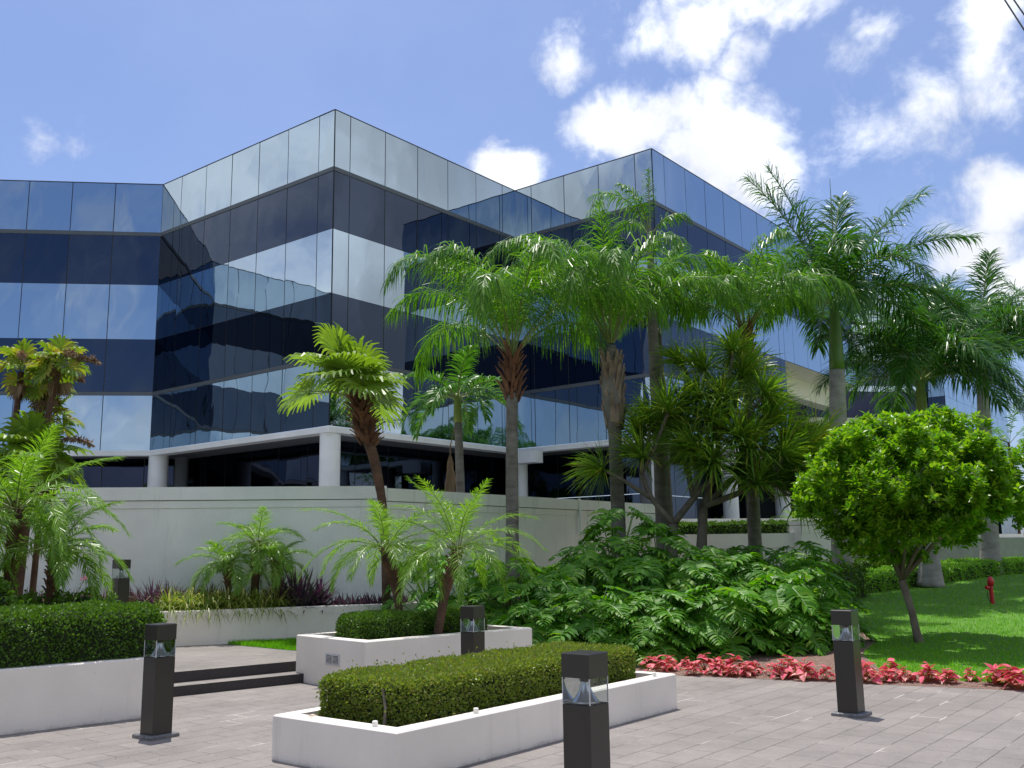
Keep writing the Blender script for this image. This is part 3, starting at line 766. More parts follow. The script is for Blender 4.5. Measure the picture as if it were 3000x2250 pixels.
# ------------------------------------------------------------------ plants
def frond_curve(base, az, e0, e1, length, K=9, pw=1.2, side=0.0):
    pts = [np.array(base, float)]; dirs = []
    for i in range(K - 1):
        t = (i + .5) / (K - 1)
        e = radians(e0 + (e1 - e0) * t ** pw); a = az + side * t
        d = np.array([cos(e) * cos(a), cos(e) * sin(a), sin(e)]); dirs.append(d)
        pts.append(pts[-1] + d * length / (K - 1))
    return np.array(pts)
def interp(pts, t):
    K = len(pts); x = np.clip(t, 0, .9999) * (K - 1); i = x.astype(int); f = (x - i)[:, None]
    return pts[i] * (1 - f) + pts[i + 1] * f
def frond(mb_, base, az, e0, e1, length, nl=50, ll=.5, lw=.016, t0=.15, vee=25, plume=0.0, grav=.25, ang0=70, ang1=28, rr=.014, pw=1.2, side=0.0, jit=.12, mi=0, rmi=1, seg=4):
    pts = frond_curve(base, az, e0, e1, length, pw=pw, side=side)
    K = len(pts)
    rad = [rr * (1 - .85 * i / (K - 1)) for i in range(K)]
    mb_.tube(pts, rad, n=5, mi=rmi, cap=False)
    for sgn in (-1, 1):
        t = np.linspace(t0, .995, nl) + RNG.normal(0, .004, nl)
        t = np.clip(t, 0, .995)
        p = interp(pts, t); T = unit(interp(pts, np.clip(t + .03, 0, .999)) - interp(pts, np.clip(t - .03, 0, .999)))
        Sd = unit(np.cross(T, np.array([0, 0, 1.])) + 1e-6); U = np.cross(Sd, T)
        u = np.clip((t - t0) / (1 - t0), 0, 1)
        a = np.radians(ang0 + (ang1 - ang0) * u + RNG.normal(0, 4, nl))
        ve = np.radians(vee + RNG.normal(0, 5, nl) + plume * RNG.uniform(-1, 1, nl))
        D = unit(T * np.cos(a)[:, None] + (Sd * sgn * np.cos(ve)[:, None] + U * np.sin(ve)[:, None]) * np.sin(a)[:, None] + RNG.normal(0, jit * .5, (nl, 3)))
        prof = np.minimum(1, .35 + 2.6 * u) * (1 - .62 * u ** 2.2)
        L = ll * prof * RNG.uniform(1 - jit, 1 + jit, nl)
        P = [p]; d = D.copy()
        gr = grav * RNG.uniform(.6, 1.4, nl)[:, None]
        for k in range(seg - 1):
            d = unit(d + np.array([0, 0, -1.]) * gr * (k + .3) * .8)
            P.append(P[-1] + d * (L / (seg - 1))[:, None])
        P = np.stack(P, 1)
        SS = np.cross(D, U); SS = unit(SS)[:, None, :].repeat(seg, 1)
        tw = RNG.uniform(-.5, .5, nl)[:, None, None]
        SS = unit(SS + U[:, None, :] * tw)
        wp = np.array({3: [.55, 1, .08], 4: [.5, 1, .75, .05]}[seg])[None, :] * lw * (.6 + .4 * prof)[:, None]
        mb_.ribbons(P, wp, SS, mi)
GA = 2.39996
def boots(mb_, base, top, r0, r1, n, length, wid, out=.35, mi=0):
    """old leaf bases sticking up round a trunk"""
    b0 = np.array(base, float); b1 = np.array(top, float)
    for i in range(n):
        t = i / n; p = b0 + (b1 - b0) * t; r_ = r0 + (r1 - r0) * t; a = i * GA + random.uniform(-.3, .3)
        o = np.array([cos(a), sin(a), 0]); sd2 = np.array([-sin(a), cos(a), 0])
        q0 = p + o * r_ * .85; ln_ = length * random.uniform(.7, 1.25)
        q1 = q0 + (o * out + np.array([0, 0, 1])) * ln_ * .6; q2 = q1 + (o * out * 1.6 + np.array([0, 0, .8])) * ln_ * .4
        w_ = wid * random.uniform(.7, 1.2)
        th = o * .012
        V = [q0 - sd2 * w_, q0 + sd2 * w_, q1 - sd2 * w_ * .7, q1 + sd2 * w_ * .7, q2 - sd2 * w_ * .35, q2 + sd2 * w_ * .35]
        V = V + [v - th * 2 for v in V]
        mb_.add(V, [(0, 1, 3, 2), (2, 3, 5, 4), (6, 8, 9, 7), (8, 10, 11, 9), (4, 5, 11, 10), (0, 2, 8, 6), (2, 4, 10, 8), (1, 7, 9, 3), (3, 9, 11, 5)], mi)
def trunk_mesh(pts, rad, flare=0.0, n=14, lump=.03, sub=5):
    m = MB(); P = np.array(pts, float); t = np.linspace(0, 1, (len(P) - 1) * sub + 1)
    Q = interp(P, t); Q[-1] = P[-1]
    # smooth the polyline a little
    for _ in range(2): Q[1:-1] = (Q[:-2] + 2 * Q[1:-1] + Q[2:]) / 4
    R = np.interp(t, np.linspace(0, 1, len(rad)), rad)
    m.tube(Q, list(R), n=n, lump=lump); return m
def palm(name, label, cat, base, tpts, trad, crown, fr, mats=('queen', 'rib'), bark_='bark_grey', group=None, shaft=None, boot=None, extra=None, dead=0):
    root = thing(name, base, label, cat, group)
    part(trunk_mesh(tpts, trad), 'trunk', [bark_], root, smooth=True)
    if shaft:
        (z0p, z1p, r0, r1, mt) = shaft; m = MB(); a = np.array(z0p, float); b = np.array(z1p, float)
        ts = np.linspace(0, 1, 7); m.tube([a + (b - a) * t for t in ts], [r0 * (1 + .12 * sin(pi * t)) * (1 - t) + r1 * t for t in ts], n=16); part(m, 'crownshaft', [mt], root, smooth=True)
    if boot:
        m = MB(); boots(m, *boot[:-1]); part(m, 'leaf_bases', [boot[-1]], root)
    for i, f in enumerate(fr):
        old = i >= len(fr) - dead
        if old: f = dict(f); f['e0'] = -20; f['e1'] = -86; f['length'] *= .6; f['nl'] = int(f['nl'] * .6)
        m = MB(); frond(m, **f); o_ = part(m, 'frond', ['dead', 'dead'] if old else list(mats), root)
        if old: o_['label'] = 'dry brown hanging frond'
    if extra: extra(root)
    return root
def fronds(crown, n, length, e_hi, e_lo, droop, seed=0, azs=None, **kw):
    random.seed(seed); out = []
    for i in range(n):
        t = i / max(1, n - 1)
        az = (azs[i] if azs else seed + i * GA + random.uniform(-.15, .15))
        e0 = e_hi + (e_lo - e_hi) * t ** .8 + random.uniform(-9, 7)
        e1 = e0 - droop * random.uniform(.8, 1.15) * (0.55 + .45 * min(1, t * 1.6))
        d = dict(base=(crown[0] + .05 * cos(az), crown[1] + .05 * sin(az), crown[2]), az=az, e0=e0, e1=max(-88, e1), length=length * random.uniform(.82, 1.12) * (1 - .15 * (t < .15)), side=random.uniform(-.25, .25))
        d.update(kw); out.append(d)
    return out

QK = dict(nl=115, ll=.92, lw=.0125, vee=0, plume=44, grav=.95, ang0=64, ang1=26, rr=.022, t0=.2, jit=.24, seg=4, pw=2.0)
g_ = 'tall palms along the wall'
# queen palm 1
tz = float(terrain(-.06, 17.5))
palm('queen_palm', 'feathery queen palm with ragged brown collar, left of the two largest drooping crowns', 'palm tree', (-.06, 17.5, tz),
     [(-.06, 17.5, tz), (-.03, 17.5, 2.0), (-.02, 17.5, 3.4), (-.0, 17.5, 4.5)], [.15, .12, .112, .108], (0, 17.5, 5.5),
     fronds((0, 17.5, 5.2), 14, 3.45, 88, 44, 140, seed=1, **QK), group=g_,
     boot=((-.0, 17.5, 4.35), (.0, 17.5, 5.15), .15, .10, 44, .34, .045, .42, 0, 'bootred'))
# queen palm 2
tz = float(terrain(2.03, 19))
palm('queen_palm', 'feathery queen palm whose trunk swells into a fat grey basket of old leaf bases', 'palm tree', (2.03, 19, tz),
     [(2.03, 19, tz), (2.03, 19, 2.4), (2.02, 19, 4.0), (2.0, 19, 4.4), (1.99, 19, 4.9), (2.0, 19, 5.7)], [.17, .14, .13, .20, .21, .10], (2.0, 19, 5.8),
     fronds((2.0, 19, 5.75), 15, 3.6, 88, 46, 142, seed=2, **QK), group=g_,
     boot=((2.02, 19, 4.0), (2.0, 19, 5.3), .20, .19, 70, .46, .06, .16, 0, 'boot'))
# slim high palm
palm('queen_palm', 'tallest thin palm with a sparse windswept tuft rising in front of the glass corner', 'palm tree', (2.96, 19.5, float(terrain(2.96, 19.5))),
     [(2.96, 19.5, float(terrain(2.96, 19.5))), (2.96, 19.5, 3.4), (2.93, 19.5, 5.5), (2.94, 19.5, 7.2), (2.95, 19.5, 8.3)], [.15, .125, .11, .085, .055], (2.95, 19.5, 8.3),
     [dict(base=(2.95, 19.5, 8.2), az=radians(175), e0=68, e1=-35, length=1.75, **{**QK, 'nl': 60, 'll': .5}), dict(base=(2.96, 19.5, 8.2), az=radians(80), e0=84, e1=70, length=1.6, **{**QK, 'nl': 40, 'll': .3}),
      dict(base=(2.96, 19.5, 8.2), az=radians(215), e0=74, e1=-10, length=1.4, **{**QK, 'nl': 60, 'll': .45}), dict(base=(2.97, 19.5, 8.15), az=radians(-20), e0=55, e1=-70, length=1.1, **{**QK, 'nl': 50, 'll': .4}),
      dict(base=(2.95, 19.5, 8.1), az=radians(130), e0=60, e1=-60, length=1.3, **{**QK, 'nl': 50, 'll': .4})], group=g_)
palm('queen_palm', 'feathery queen palm partly hidden behind the sword leaved tree, crown right of centre', 'palm tree', (4.9, 20, float(terrain(4.9, 20))),
     [(4.9, 20, float(terrain(4.9, 20))), (4.92, 20, 2.9), (4.95, 20, 5.0), (4.97, 20, 6.2)], [.16, .125, .11, .10], (4.98, 20, 6.3),
     fronds((4.98, 20, 6.2), 12, 2.7, 87, 46, 140, seed=4, **QK), group=g_,
     boot=((4.95, 20, 5.3), (4.98, 20, 6.2), .14, .10, 40, .34, .045, .3, 0, 'bootred'))
# palm crown in the middle behind the two queens, mid height
palm('queen_palm', 'lower palm crown filling the gap between fat collared palm and thin tall palm', 'palm tree', (3.35, 21, float(terrain(3.35, 21))),
     [(3.35, 21, float(terrain(3.35, 21))), (3.3, 21, 3.4), (3.25, 21, 6.5)], [.13, .11, .09], (3.25, 21, 6.5),
     fronds((3.25, 21, 6.4), 9, 2.6, 87, 50, 145, seed=9, **QK), group=g_)
# adonidia behind the wall
palm('christmas_palm', 'small arching palm with yellow green shaft and dry brown frond behind the tall wall', 'palm tree', (-1.13, 21, 1.9),
     [(-1.13, 21, 1.9), (-1.16, 21, 3.4), (-1.19, 21, 4.5)], [.11, .095, .085], (-1.2, 21, 5.0),
     fronds((-1.21, 21, 5.0), 13, 1.55, 80, 18, 125, seed=5, nl=44, ll=.46, lw=.022, vee=34, grav=.35, ang0=75, ang1=35, rr=.022, pw=.9, t0=.14), mats=('adon', 'rib'),
     shaft=((-1.19, 21, 4.45), (-1.21, 21, 5.1), .10, .06, 'shaftyellow'),
     extra=lambda rt: (lambda m: (m.tube([(-1.25, 20.9, 4.4), (-1.36, 20.85, 3.9), (-1.33, 20.8, 3.4)], .012, n=5, mi=1), frond(m, base=(-1.36, 20.85, 3.9), az=radians(-80), e0=-82, e1=-88, length=1.1, nl=34, ll=.5, lw=.02, vee=0, grav=.9, ang0=30, ang1=10), part(m, 'dead_frond', ['dead', 'dead'], rt)))(MB()))
# royal palms
RK = dict(nl=125, ll=1.05, lw=.019, vee=20, plume=36, grav=.36, ang0=72, ang1=34, rr=.035, t0=.12, jit=.14, seg=4, pw=1.15)
tz = float(terrain(7.53, 22.6))
def rfr(c, specs, **kw):
    o = []
    for az, e0, e1, ln in specs:
        d = dict(base=(c[0] + .08 * cos(radians(az)), c[1] + .08 * sin(radians(az)), c[2]), az=radians(az), e0=e0, e1=e1, length=ln, side=random.uniform(-.15, .15)); d.update(RK); d.update(kw); o.append(d)
    return o
palm('royal_palm', 'largest royal palm with smooth green shaft and broad dark crown against the sky', 'palm tree', (7.53, 22.6, tz),
     [(7.5, 22.6, tz), (7.56, 22.6, 2.0), (7.62, 22.6, 3.4), (7.73, 22.6, 5.8)], [.26, .235, .215, .185], (7.78, 22.6, 7.5),
     rfr((7.79, 22.6, 7.45), [(158, 80, 60, 3.9), (178, 74, 46, 3.7), (60, 82, 40, 3.7), (8, 66, 30, 3.8), (-8, 50, -5, 3.8), (110, 40, -40, 3.2), (35, 45, -40, 3.2), (168, 50, -30, 3.3), (200, 30, -55, 3.0), (-25, 28, -60, 3.1), (20, 22, -60, 3.2),
                              (150, 22, -65, 2.9), (-60, 60, -70, 3.0), (-100, 72, -50, 2.9), (100, 66, -10, 3.2), (-130, 45, -70, 2.8), (80, 30, -60, 3.0), (-95, 30, -80, 2.4)]),
     mats=('royal', 'rib'), bark_='bark_light', group='royal palms along the hedge',
     shaft=((7.73, 22.6, 5.79), (7.79, 22.6, 7.5), .175, .10, 'shaft'))
m = MB(); m.tube([(7.86, 22.6, 7.4), (7.88, 22.6, 9.0), (7.9, 22.6, 10.6)], [.035, .02, .006], n=8)
rp7 = [o for o in COL.objects if o.name.startswith('royal_palm')][0]
part(m, 'spear_leaf', ['rib'], rp7)
tz = float(terrain(10.26, 24.4))
palm('royal_palm', 'royal palm with swollen base and short yellow green shaft, rising behind the round tree', 'palm tree', (10.26, 24.4, tz),
     [(10.26, 24.4, tz), (10.3, 24.4, 1.2), (10.4, 24.4, 3.1), (10.43, 24.4, 4.85)], [.34, .25, .19, .15], (10.45, 24.4, 5.9),
     rfr((10.45, 24.4, 5.85), [(30, 80, 40, 3.4), (170, 74, -5, 3.4), (0, 70, 10, 3.4), (-15, 45, -40, 3.2), (190, 62, -30, 3.2), (110, 78, 30, 3.2), (20, 60, -20, 3.3), (75, 70, 0, 3.2), (210, 60, -50, 3.0), (40, 62, -25, 3.1), (-50, 30, -80, 2.8), (0, 55, -30, 3.0), (185, 40, -55, 2.9), (60, 50, -40, 2.8), (120, 60, -30, 2.8), (-20, 20, -75, 2.7), (-70, 60, -65, 2.7), (-120, 45, -75, 2.6),
                               (90, 20, -60, 2.6), (-40, 40, -70, 2.7), (15, 28, -60, 2.8), (150, 25, -70, 2.7)]), mats=('royal', 'rib'), bark_='bark_light', group='royal palms along the hedge',
     shaft=((10.43, 24.4, 4.84), (10.45, 24.4, 5.9), .145, .09, 'shaftyellow'))
tz = float(terrain(13.35, 27.6))
palm('royal_palm', 'royal palm farthest right whose pale trunk meets the hedge beyond the red standpipe', 'palm tree', (13.35, 27.6, tz),
     [(13.35, 27.6, tz), (13.38, 27.6, 1.6), (13.47, 27.6, 3.3), (13.62, 27.6, 6.2)], [.36, .25, .2, .17], (13.68, 27.6, 7.4),
     rfr((13.70, 27.6, 7.3), [(40, 82, 55, 3.4), (160, 76, 5, 3.4), (175, 55, -30, 3.3), (195, 70, -10, 3.2), (0, 45, -45, 3.2), (20, 70, 5, 3.2), (100, 75, 20, 3.2), (-60, 45, -75, 2.8), (140, 60, -30, 3.0), (230, 50, -70, 2.8), (185, 62, -35, 3.0), (-10, 60, -20, 3.0), (200, 40, -65, 2.9), (-30, 30, -70, 3.0), (100, 60, -30, 2.8), (70, 40, -50, 2.8), (-80, 62, -70, 2.7),
                              (-130, 40, -78, 2.7), (0, 25, -60, 2.8), (150, 20, -70, 2.7)]), mats=('royal', 'rib'), bark_='bark_light', group='royal palms along the hedge',
     shaft=((13.62, 27.6, 6.2), (13.69, 27.6, 7.35), .15, .09, 'shaft'))
palm('royal_palm', 'royal palm cut off by the right edge of the picture', 'palm tree', (17.6, 30.5, .8),
     [(17.6, 30.5, .8), (17.5, 30.5, 4), (17.4, 30.5, 7.2)], [.3, .22, .18], (17.4, 30.5, 8.2),
     rfr((17.4, 30.5, 8.0), [(170, 70, -20, 3.0), (190, 50, -50, 3.0), (150, 82, 40, 2.9), (205, 25, -75, 2.8), (-10, 60, -20, 3.0), (-60, 40, -70, 2.8), (100, 50, -40, 2.8), (220, 60, -60, 2.7), (240, 20, -80, 2.6)], nl=60), mats=('royal', 'rib'), bark_='bark_light', group='royal palms along the hedge',
     shaft=((17.4, 30.5, 7.2), (17.4, 30.5, 8.1), .16, .09, 'shaft'))
# two feathery clumps far right
def clump_palm(name, label, c, n, length, mat, seed, hi=78, lo=30, droop=90, nl=40, ll=.3, stems=3, group=None, sr=.05, sh=.6, lw=.013, cat='palm tree'):
    root = thing(name, c, label, cat, group); random.seed(seed)
    for k in range(stems):
        a = k * 2.1 + seed; sx, sy = c[0] + .35 * cos(a) * (stems > 1), c[1] + .35 * sin(a) * (stems > 1); h = sh * random.uniform(.6, 1.1)
        m = MB(); m.tube([(sx, sy, c[2]), (sx + .05 * cos(a), sy + .05 * sin(a), c[2] + h)], [sr, sr * .8], n=8, lump=.15); part(m, 'stem', ['bark_brown'], root)
        for f in fronds((sx + .05 * cos(a), sy + .05 * sin(a), c[2] + h), n // stems, length, hi, lo, droop, seed=seed + k, nl=nl, ll=ll, lw=lw, vee=18, plume=14, grav=.4, ang0=66, ang1=30, rr=.012, t0=.14):
            m = MB(); frond(m, **f); part(m, 'frond', [mat, 'rib'], root)
    return root
clump_palm('areca_palm', 'fine feathered palm clump at the far right edge, behind the last royal palm', (18.2, 34.5, 1.9), 16, 3.0, 'queen', 11, nl=44, ll=.5, sh=3.2, lw=.02)
clump_palm('areca_palm', 'bright green feathery clump glimpsed behind the white parapet', (9.0, 29.5, 1.9), 12, 1.1, 'pygmy', 12, nl=30, ll=.3, sh=.4)

# pygmy date palms
PK = dict(nl=62, ll=.26, lw=.0058, vee=16, plume=14, grav=.42, ang0=60, ang1=24, rr=.009, t0=.13, jit=.16, seg=3, pw=.95)
def pygmy(label, base, top, rad, length, n, seed, hi=80, lo=12, droop=85, group='pygmy date palms', lean=None, mats=('pygmy', 'rib'), **kw):
    b = np.array(base, float); t = np.array(top, float); mid = (b + t) / 2 + (np.array(lean) if lean is not None else 0)
    k = dict(PK); k.update(kw)
    root = palm('pygmy_date_palm', label, 'palm tree', tuple(b), [b, mid, t], [rad, rad * .95, rad * 1.35], tuple(t), fronds(tuple(t + np.array([0, 0, .02])), n, length, hi, lo, droop, seed=seed, **k), mats=mats, bark_='bark_brown', group=group,
         boot=(tuple(mid), tuple(t), rad * 1.0, rad * 1.2, 46, .10, .02, .5, 0, 'bootred'))
    return root
pygmy('pygmy date palm leaning left out of the step planter, behind the rounded shrub', (-1.50, 13.35, .5), (-1.78, 13.55, 1.68), .055, 1.20, 20, 21, hi=78, lo=10, droop=112, lean=(.03, 0, 0))
pygmy('pygmy date palm leaning right over the middle of the step planter with thick brown trunk', (-1.03, 13.0, .5), (-.76, 13.2, 1.66), .06, 1.22, 21, 22, hi=86, lo=12, droop=98, lean=(-.04, 0, 0))
pygmy('small pygmy date palm on the left in the terrace planter before the white wall', (-4.78, 16.6, .68), (-4.86, 16.6, 1.50), .045, .82, 14, 23, hi=64, lo=5, droop=100)
pygmy('tallest pygmy date palm of the terrace planter with stout trunk', (-4.42, 16.75, .68), (-4.40, 16.75, 1.82), .07, .85, 17, 24, hi=72, lo=10, droop=115)
pygmy('low right pygmy date palm crown of the terrace planter', (-3.98, 16.6, .68), (-4.05, 16.6, 1.5), .045, .68, 12, 25, hi=70, lo=5, droop=105)
# big feathery clump left
for k, (bx, by, h, ln, n, lab) in enumerate(((-6.35, 12.3, 2.25, 1.5, 22, 'large bright green feathery palm arching over the left edge of the tall wall'),
                                    (-7.0, 11.6, 1.9, 1.4, 16, 'feathery palm behind the rounded hedge, cut by the left picture edge'),
                                    (-5.95, 12.6, 1.75, 1.15, 16, 'lower feathery palm drooping toward the bollard by the wall'))):
    pygmy(lab, (bx, by, .5), (bx + .05, by, h), .06, ln, n, 31 + k, hi=82, lo=-5, droop=95, nl=74, ll=.30, lw=.0075, group='feathery palms at the left')
# fan leaves
def fanleaf(m, hub, az, el, R, pet, droop=.5, n=30, spread=300, mi=0, pmi=1, lw=1.0):
    h = np.array(hub, float); d = np.array([cos(radians(el)) * cos(az), cos(radians(el)) * sin(az), sin(radians(el))])
    e = h + d * pet; sag = np.array([0, 0, -.10 * pet])
    m.tube([h, h + d * pet * .5 + sag * -.2, e + sag], [.014, .011, .008], n=5, mi=pmi, cap=False); e = e + sag
    # leaf plane: forward f (drooping), side s
    f = unit(d + np.array([0, 0, -droop])); s_ = unit(np.cross(f, np.array([0, 0, 1.]))); u = np.cross(s_, f)
    th = np.radians(np.linspace(-spread / 2, spread / 2, n)); 
    Ls = R * (.62 + .38 * np.cos(th * .5)) * RNG.uniform(.92, 1.06, n)
    D = f[None] * np.cos(th)[:, None] + s_[None] * np.sin(th)[:, None] + u[None] * (.25 * (1 - np.cos(th)))[:, None] + u[None] * .08
    D = unit(D); P = [np.repeat(e[None], n, 0)]; dd = D.copy(); fr_ = [.25, .35, .22, .18]
    for k, q in enumerate(fr_):
        if k >= 2: dd = unit(dd + np.array([0, 0, -1.]) * .38 * (k - 1))
        P.append(P[-1] + dd * (Ls * q)[:, None])
    P = np.stack(P, 1); dth = radians(spread) / n
    W = np.stack([Ls * .01, Ls * .25 * dth * .56, Ls * .6 * dth * .58, Ls * .8 * dth * .30, Ls * .012], 1) * lw
    SS = unit(np.cross(D, u[None] + 1e-6)); tw = ((np.arange(n) % 2) * 2 - 1)[:, None] * .35
    SS = unit(SS + u[None] * tw)[:, None, :].repeat(5, 1)
    m.ribbons(P, W, SS, mi)
def fanpalm(label, base, tpts, trad, hub, n, R, pet, seed, mats=('fan', 'rib'), boot=None, hi=80, lo=-25, group=None, bark_='bark_grey', dead=0, name='fan_palm', nseg=30, lean=0):
    random.seed(seed); root = thing(name, base, label, 'palm tree', group)
    if tpts is not None: part(trunk_mesh(tpts, trad), 'trunk', [bark_], root, smooth=True)
    if boot: m = MB(); boots(m, *boot[:-1]); part(m, 'leaf_bases', [boot[-1]], root)
    for i in range(n):
        t = i / max(1, n - 1); m = MB()
        fanleaf(m, hub, seed + i * GA, hi + (lo - hi) * t + random.uniform(-6, 6), R * random.uniform(.85, 1.1), pet * random.uniform(.8, 1.15) * (1 + lean * -cos(seed + i * GA)), droop=.25 + .55 * t, n=nseg)
        part(m, 'fan_leaf', list(mats), root)
    for i in range(dead):
        m = MB(); fanleaf(m, (hub[0], hub[1], hub[2] - .1), seed + 1 + i * 1.9, -50 - random.uniform(0, 25), R * .8, pet * .7, droop=1.2, n=22, spread=200); part(m, 'dead_leaf', ['dead', 'dead'], root)
    return root
fanpalm('fan palm with curved trunk and shaggy red brown ball under its pale folded leaves', (-2.18, 16.8, .7),
        [(-2.18, 16.8, .68), (-2.22, 16.8, 1.9), (-2.27, 16.8, 2.56), (-2.42, 16.8, 3.28), (-2.60, 16.8, 3.81), (-2.72, 16.8, 4.30)], [.075, .07, .075, .09, .10, .09], (-2.80, 16.8, 4.36), 17, .80, .62, 3, hi=84, lo=4,
        boot=((-2.52, 16.8, 3.50), (-2.72, 16.8, 4.3), .16, .10, 80, .2, .05, .75, 0, 'bootred'), bark_='bark_brown', nseg=34, lean=.45)
fg = 'thin trunked fan palms at the left'
def flowerstalk(root, hub, az, ln):
    m = MB(); pts = frond_curve(hub, az, 40, -35, ln); m.tube(pts, .008, n=4, mi=0)
    k = 160; t = RNG.uniform(.45, 1, k); p = interp(pts, t) ; D = unit(RNG.normal(0, 1, (k, 3)) + np.array([0, 0, -.8]))
    m.leaves(p, D, unit(np.cross(D, RNG.normal(0, 1, (k, 3)))), .09, .012, 0); part(m, 'flower_stalk', ['dead'], root)
for (lab, b, tp, hub, n, sd3) in (('leftmost thin fan palm with yellowing leaves in front of the dark glass', (-7.75, 14.5, .6), [(-7.75, 14.5, .5), (-7.66, 14.5, 2.2), (-7.55, 14.5, 3.2), (-7.5, 14.5, 4.45)], (-7.5, 14.5, 4.5), 15, 41),
                                  ('middle thin fan palm with hanging brown skirt', (-7.45, 14.7, .6), [(-7.45, 14.7, .5), (-7.35, 14.7, 2.6), (-7.28, 14.7, 3.4), (-7.2, 14.7, 4.2)], (-7.2, 14.7, 4.3), 12, 42),
                                  ('right thin fan palm, its leaning trunk under green and tan leaves', (-7.25, 14.3, .6), [(-7.25, 14.3, .5), (-7.18, 14.3, 2.6), (-6.98, 14.3, 3.5), (-6.84, 14.3, 4.4)], (-6.82, 14.3, 4.5), 15, 43)):
    rt = fanpalm(lab, b, tp, [.06, .05, .045, .045], hub, int(n * .75), .29, .26, sd3, mats=('fanold', 'rib'), group=fg, bark_='bark_brown', dead=3, nseg=18, hi=85, lo=-30)
    flowerstalk(rt, hub, radians(10 + sd3 * 7), .7); flowerstalk(rt, hub, radians(150 + sd3 * 5), .6)
rt = fanpalm('dense low fan palm below the thin trunks, brown thatch under it', (-7.2, 14.2, .6), [(-7.2, 14.2, .5), (-7.1, 14.2, 2.8)], [.09, .08], (-7.08, 14.2, 3.05), 20, .50, .36, 44, mats=('fan', 'rib'), group=fg, dead=7, nseg=24, bark_='bark_brown')
flowerstalk(rt, (-7.0, 14.2, 3.2), 0, .85)
rt = fanpalm('lower left fan palm with green leaves between trunks and feathery palm', (-7.75, 14.0, .6), [(-7.75, 14.0, .5), (-7.7, 14.0, 2.4)], [.09, .08], (-7.68, 14.0, 2.55), 16, .46, .36, 45, mats=('fan', 'rib'), group=fg, dead=3, nseg=24, bark_='bark_brown')
rt = fanpalm('small fan palm crown halfway up the thin trunks', (-7.3, 14.9, .6), [(-7.3, 14.9, .5), (-7.22, 14.9, 3.5)], [.05, .045], (-7.2, 14.9, 3.75), 12, .3, .25, 46, mats=('fanold', 'rib'), group=fg, dead=2, nseg=18, bark_='bark_brown')

# sword-leaved branching tree
def tuft(m, c, d, R, n, mi=0, w=.017):
    d = unit(np.array(d, float)); k = np.arange(n); ph = k * GA + RNG.uniform(0, .5, n)
    a = np.radians(8 + 92 * (k / n) ** .8 + RNG.normal(0, 6, n))
    ref = np.array([1., 0, 0]) if abs(d[0]) < .8 else np.array([0, 1., 0])
    e1 = unit(np.cross(d, ref)); e2 = np.cross(d, e1)
    D = d[None] * np.cos(a)[:, None] + (e1[None] * np.cos(ph)[:, None] + e2[None] * np.sin(ph)[:, None]) * np.sin(a)[:, None]
    L = R * RNG.uniform(.75, 1.1, n); P = [np.repeat(np.array(c, float)[None], n, 0) + D * .02]; dd = D.copy()
    for q in range(3):
        dd = unit(dd + np.array([0, 0, -1.]) * (.05 + .16 * q) * RNG.uniform(.5, 1.5, n)[:, None]); P.append(P[-1] + dd * (L / 3)[:, None])
    P = np.stack(P, 1); S_ = unit(np.cross(D, d[None] + RNG.normal(0, .15, (n, 3))))[:, None].repeat(4, 1)
    W = np.array([.7, 1, .8, .05])[None] * w * np.ones(n)[:, None]; m.ribbons(P, W, S_, mi)
def sword_tree(label, base, limbs, tufts, seed, R=.84, group=None):
    random.seed(seed); root = thing('screw_pine', base, label, 'tree', group)
    m = MB()
    for pts, r0, r1 in limbs:
        P = np.array(pts, float); t = np.linspace(0, 1, (len(P) - 1) * 4 + 1); Q = interp(P, t); Q[-1] = P[-1]
        for _ in range(2): Q[1:-1] = (Q[:-2] + 2 * Q[1:-1] + Q[2:]) / 4
        m.tube(Q, list(np.linspace(r0, r1, len(Q))), n=9, lump=.08)
    part(m, 'trunk', ['twig'], root, smooth=True)
    for c, d in tufts:
        m = MB(); tuft(m, c, d, R * random.uniform(.85, 1.15), 150); part(m, 'leaf_tuft', ['sword'], root)
    return root
random.seed(5)
def branch_to(start, end, r0=.05):
    s_ = np.array(start); e = np.array(end); mid = (s_ + e) / 2 + np.array([0, 0, -.12]); return ([tuple(s_), tuple(mid), tuple(e)], r0, .03)
F0 = (3.02, 18.5, 2.12)
T1 = [(1.72, 18.4, 3.15), (2.45, 18.3, 3.35), (2.7, 18.8, 4.05), (3.25, 18.3, 3.45), (3.35, 19.0, 4.35), (2.95, 18.2, 4.2), (2.55, 19.1, 3.9), (3.75, 18.2, 4.0)]
l1 = [([(3.03, 18.5, float(terrain(3, 18.5))), (3.0, 18.5, 1.6), F0], .10, .08), ([F0, (2.6, 18.5, 2.62), (2.45, 18.5, 3.1)], .06, .04), ([(2.6, 18.5, 2.62), (2.1, 18.4, 2.95), T1[0]], .045, .03), ([F0, (3.4, 18.4, 2.6), (3.75, 18.3, 2.95)], .07, .05)]
l1 += [branch_to((2.45, 18.5, 3.1), p) for p in (T1[1], T1[2], T1[5], T1[6])] + [branch_to((3.4, 18.4, 2.6), p) for p in (T1[3], T1[4], T1[7])]
sword_tree('spiky sword leaved tree forking low with a long bare limb reaching left', (3.03, 18.5, float(terrain(3, 18.5))), l1,
           [(p, (p[0] - 2.9, random.uniform(-.5, .3), 1.0 if i else .3)) for i, p in enumerate(T1)], 51, group='sword leaved trees')
F2 = (3.62, 18.6, 2.45)
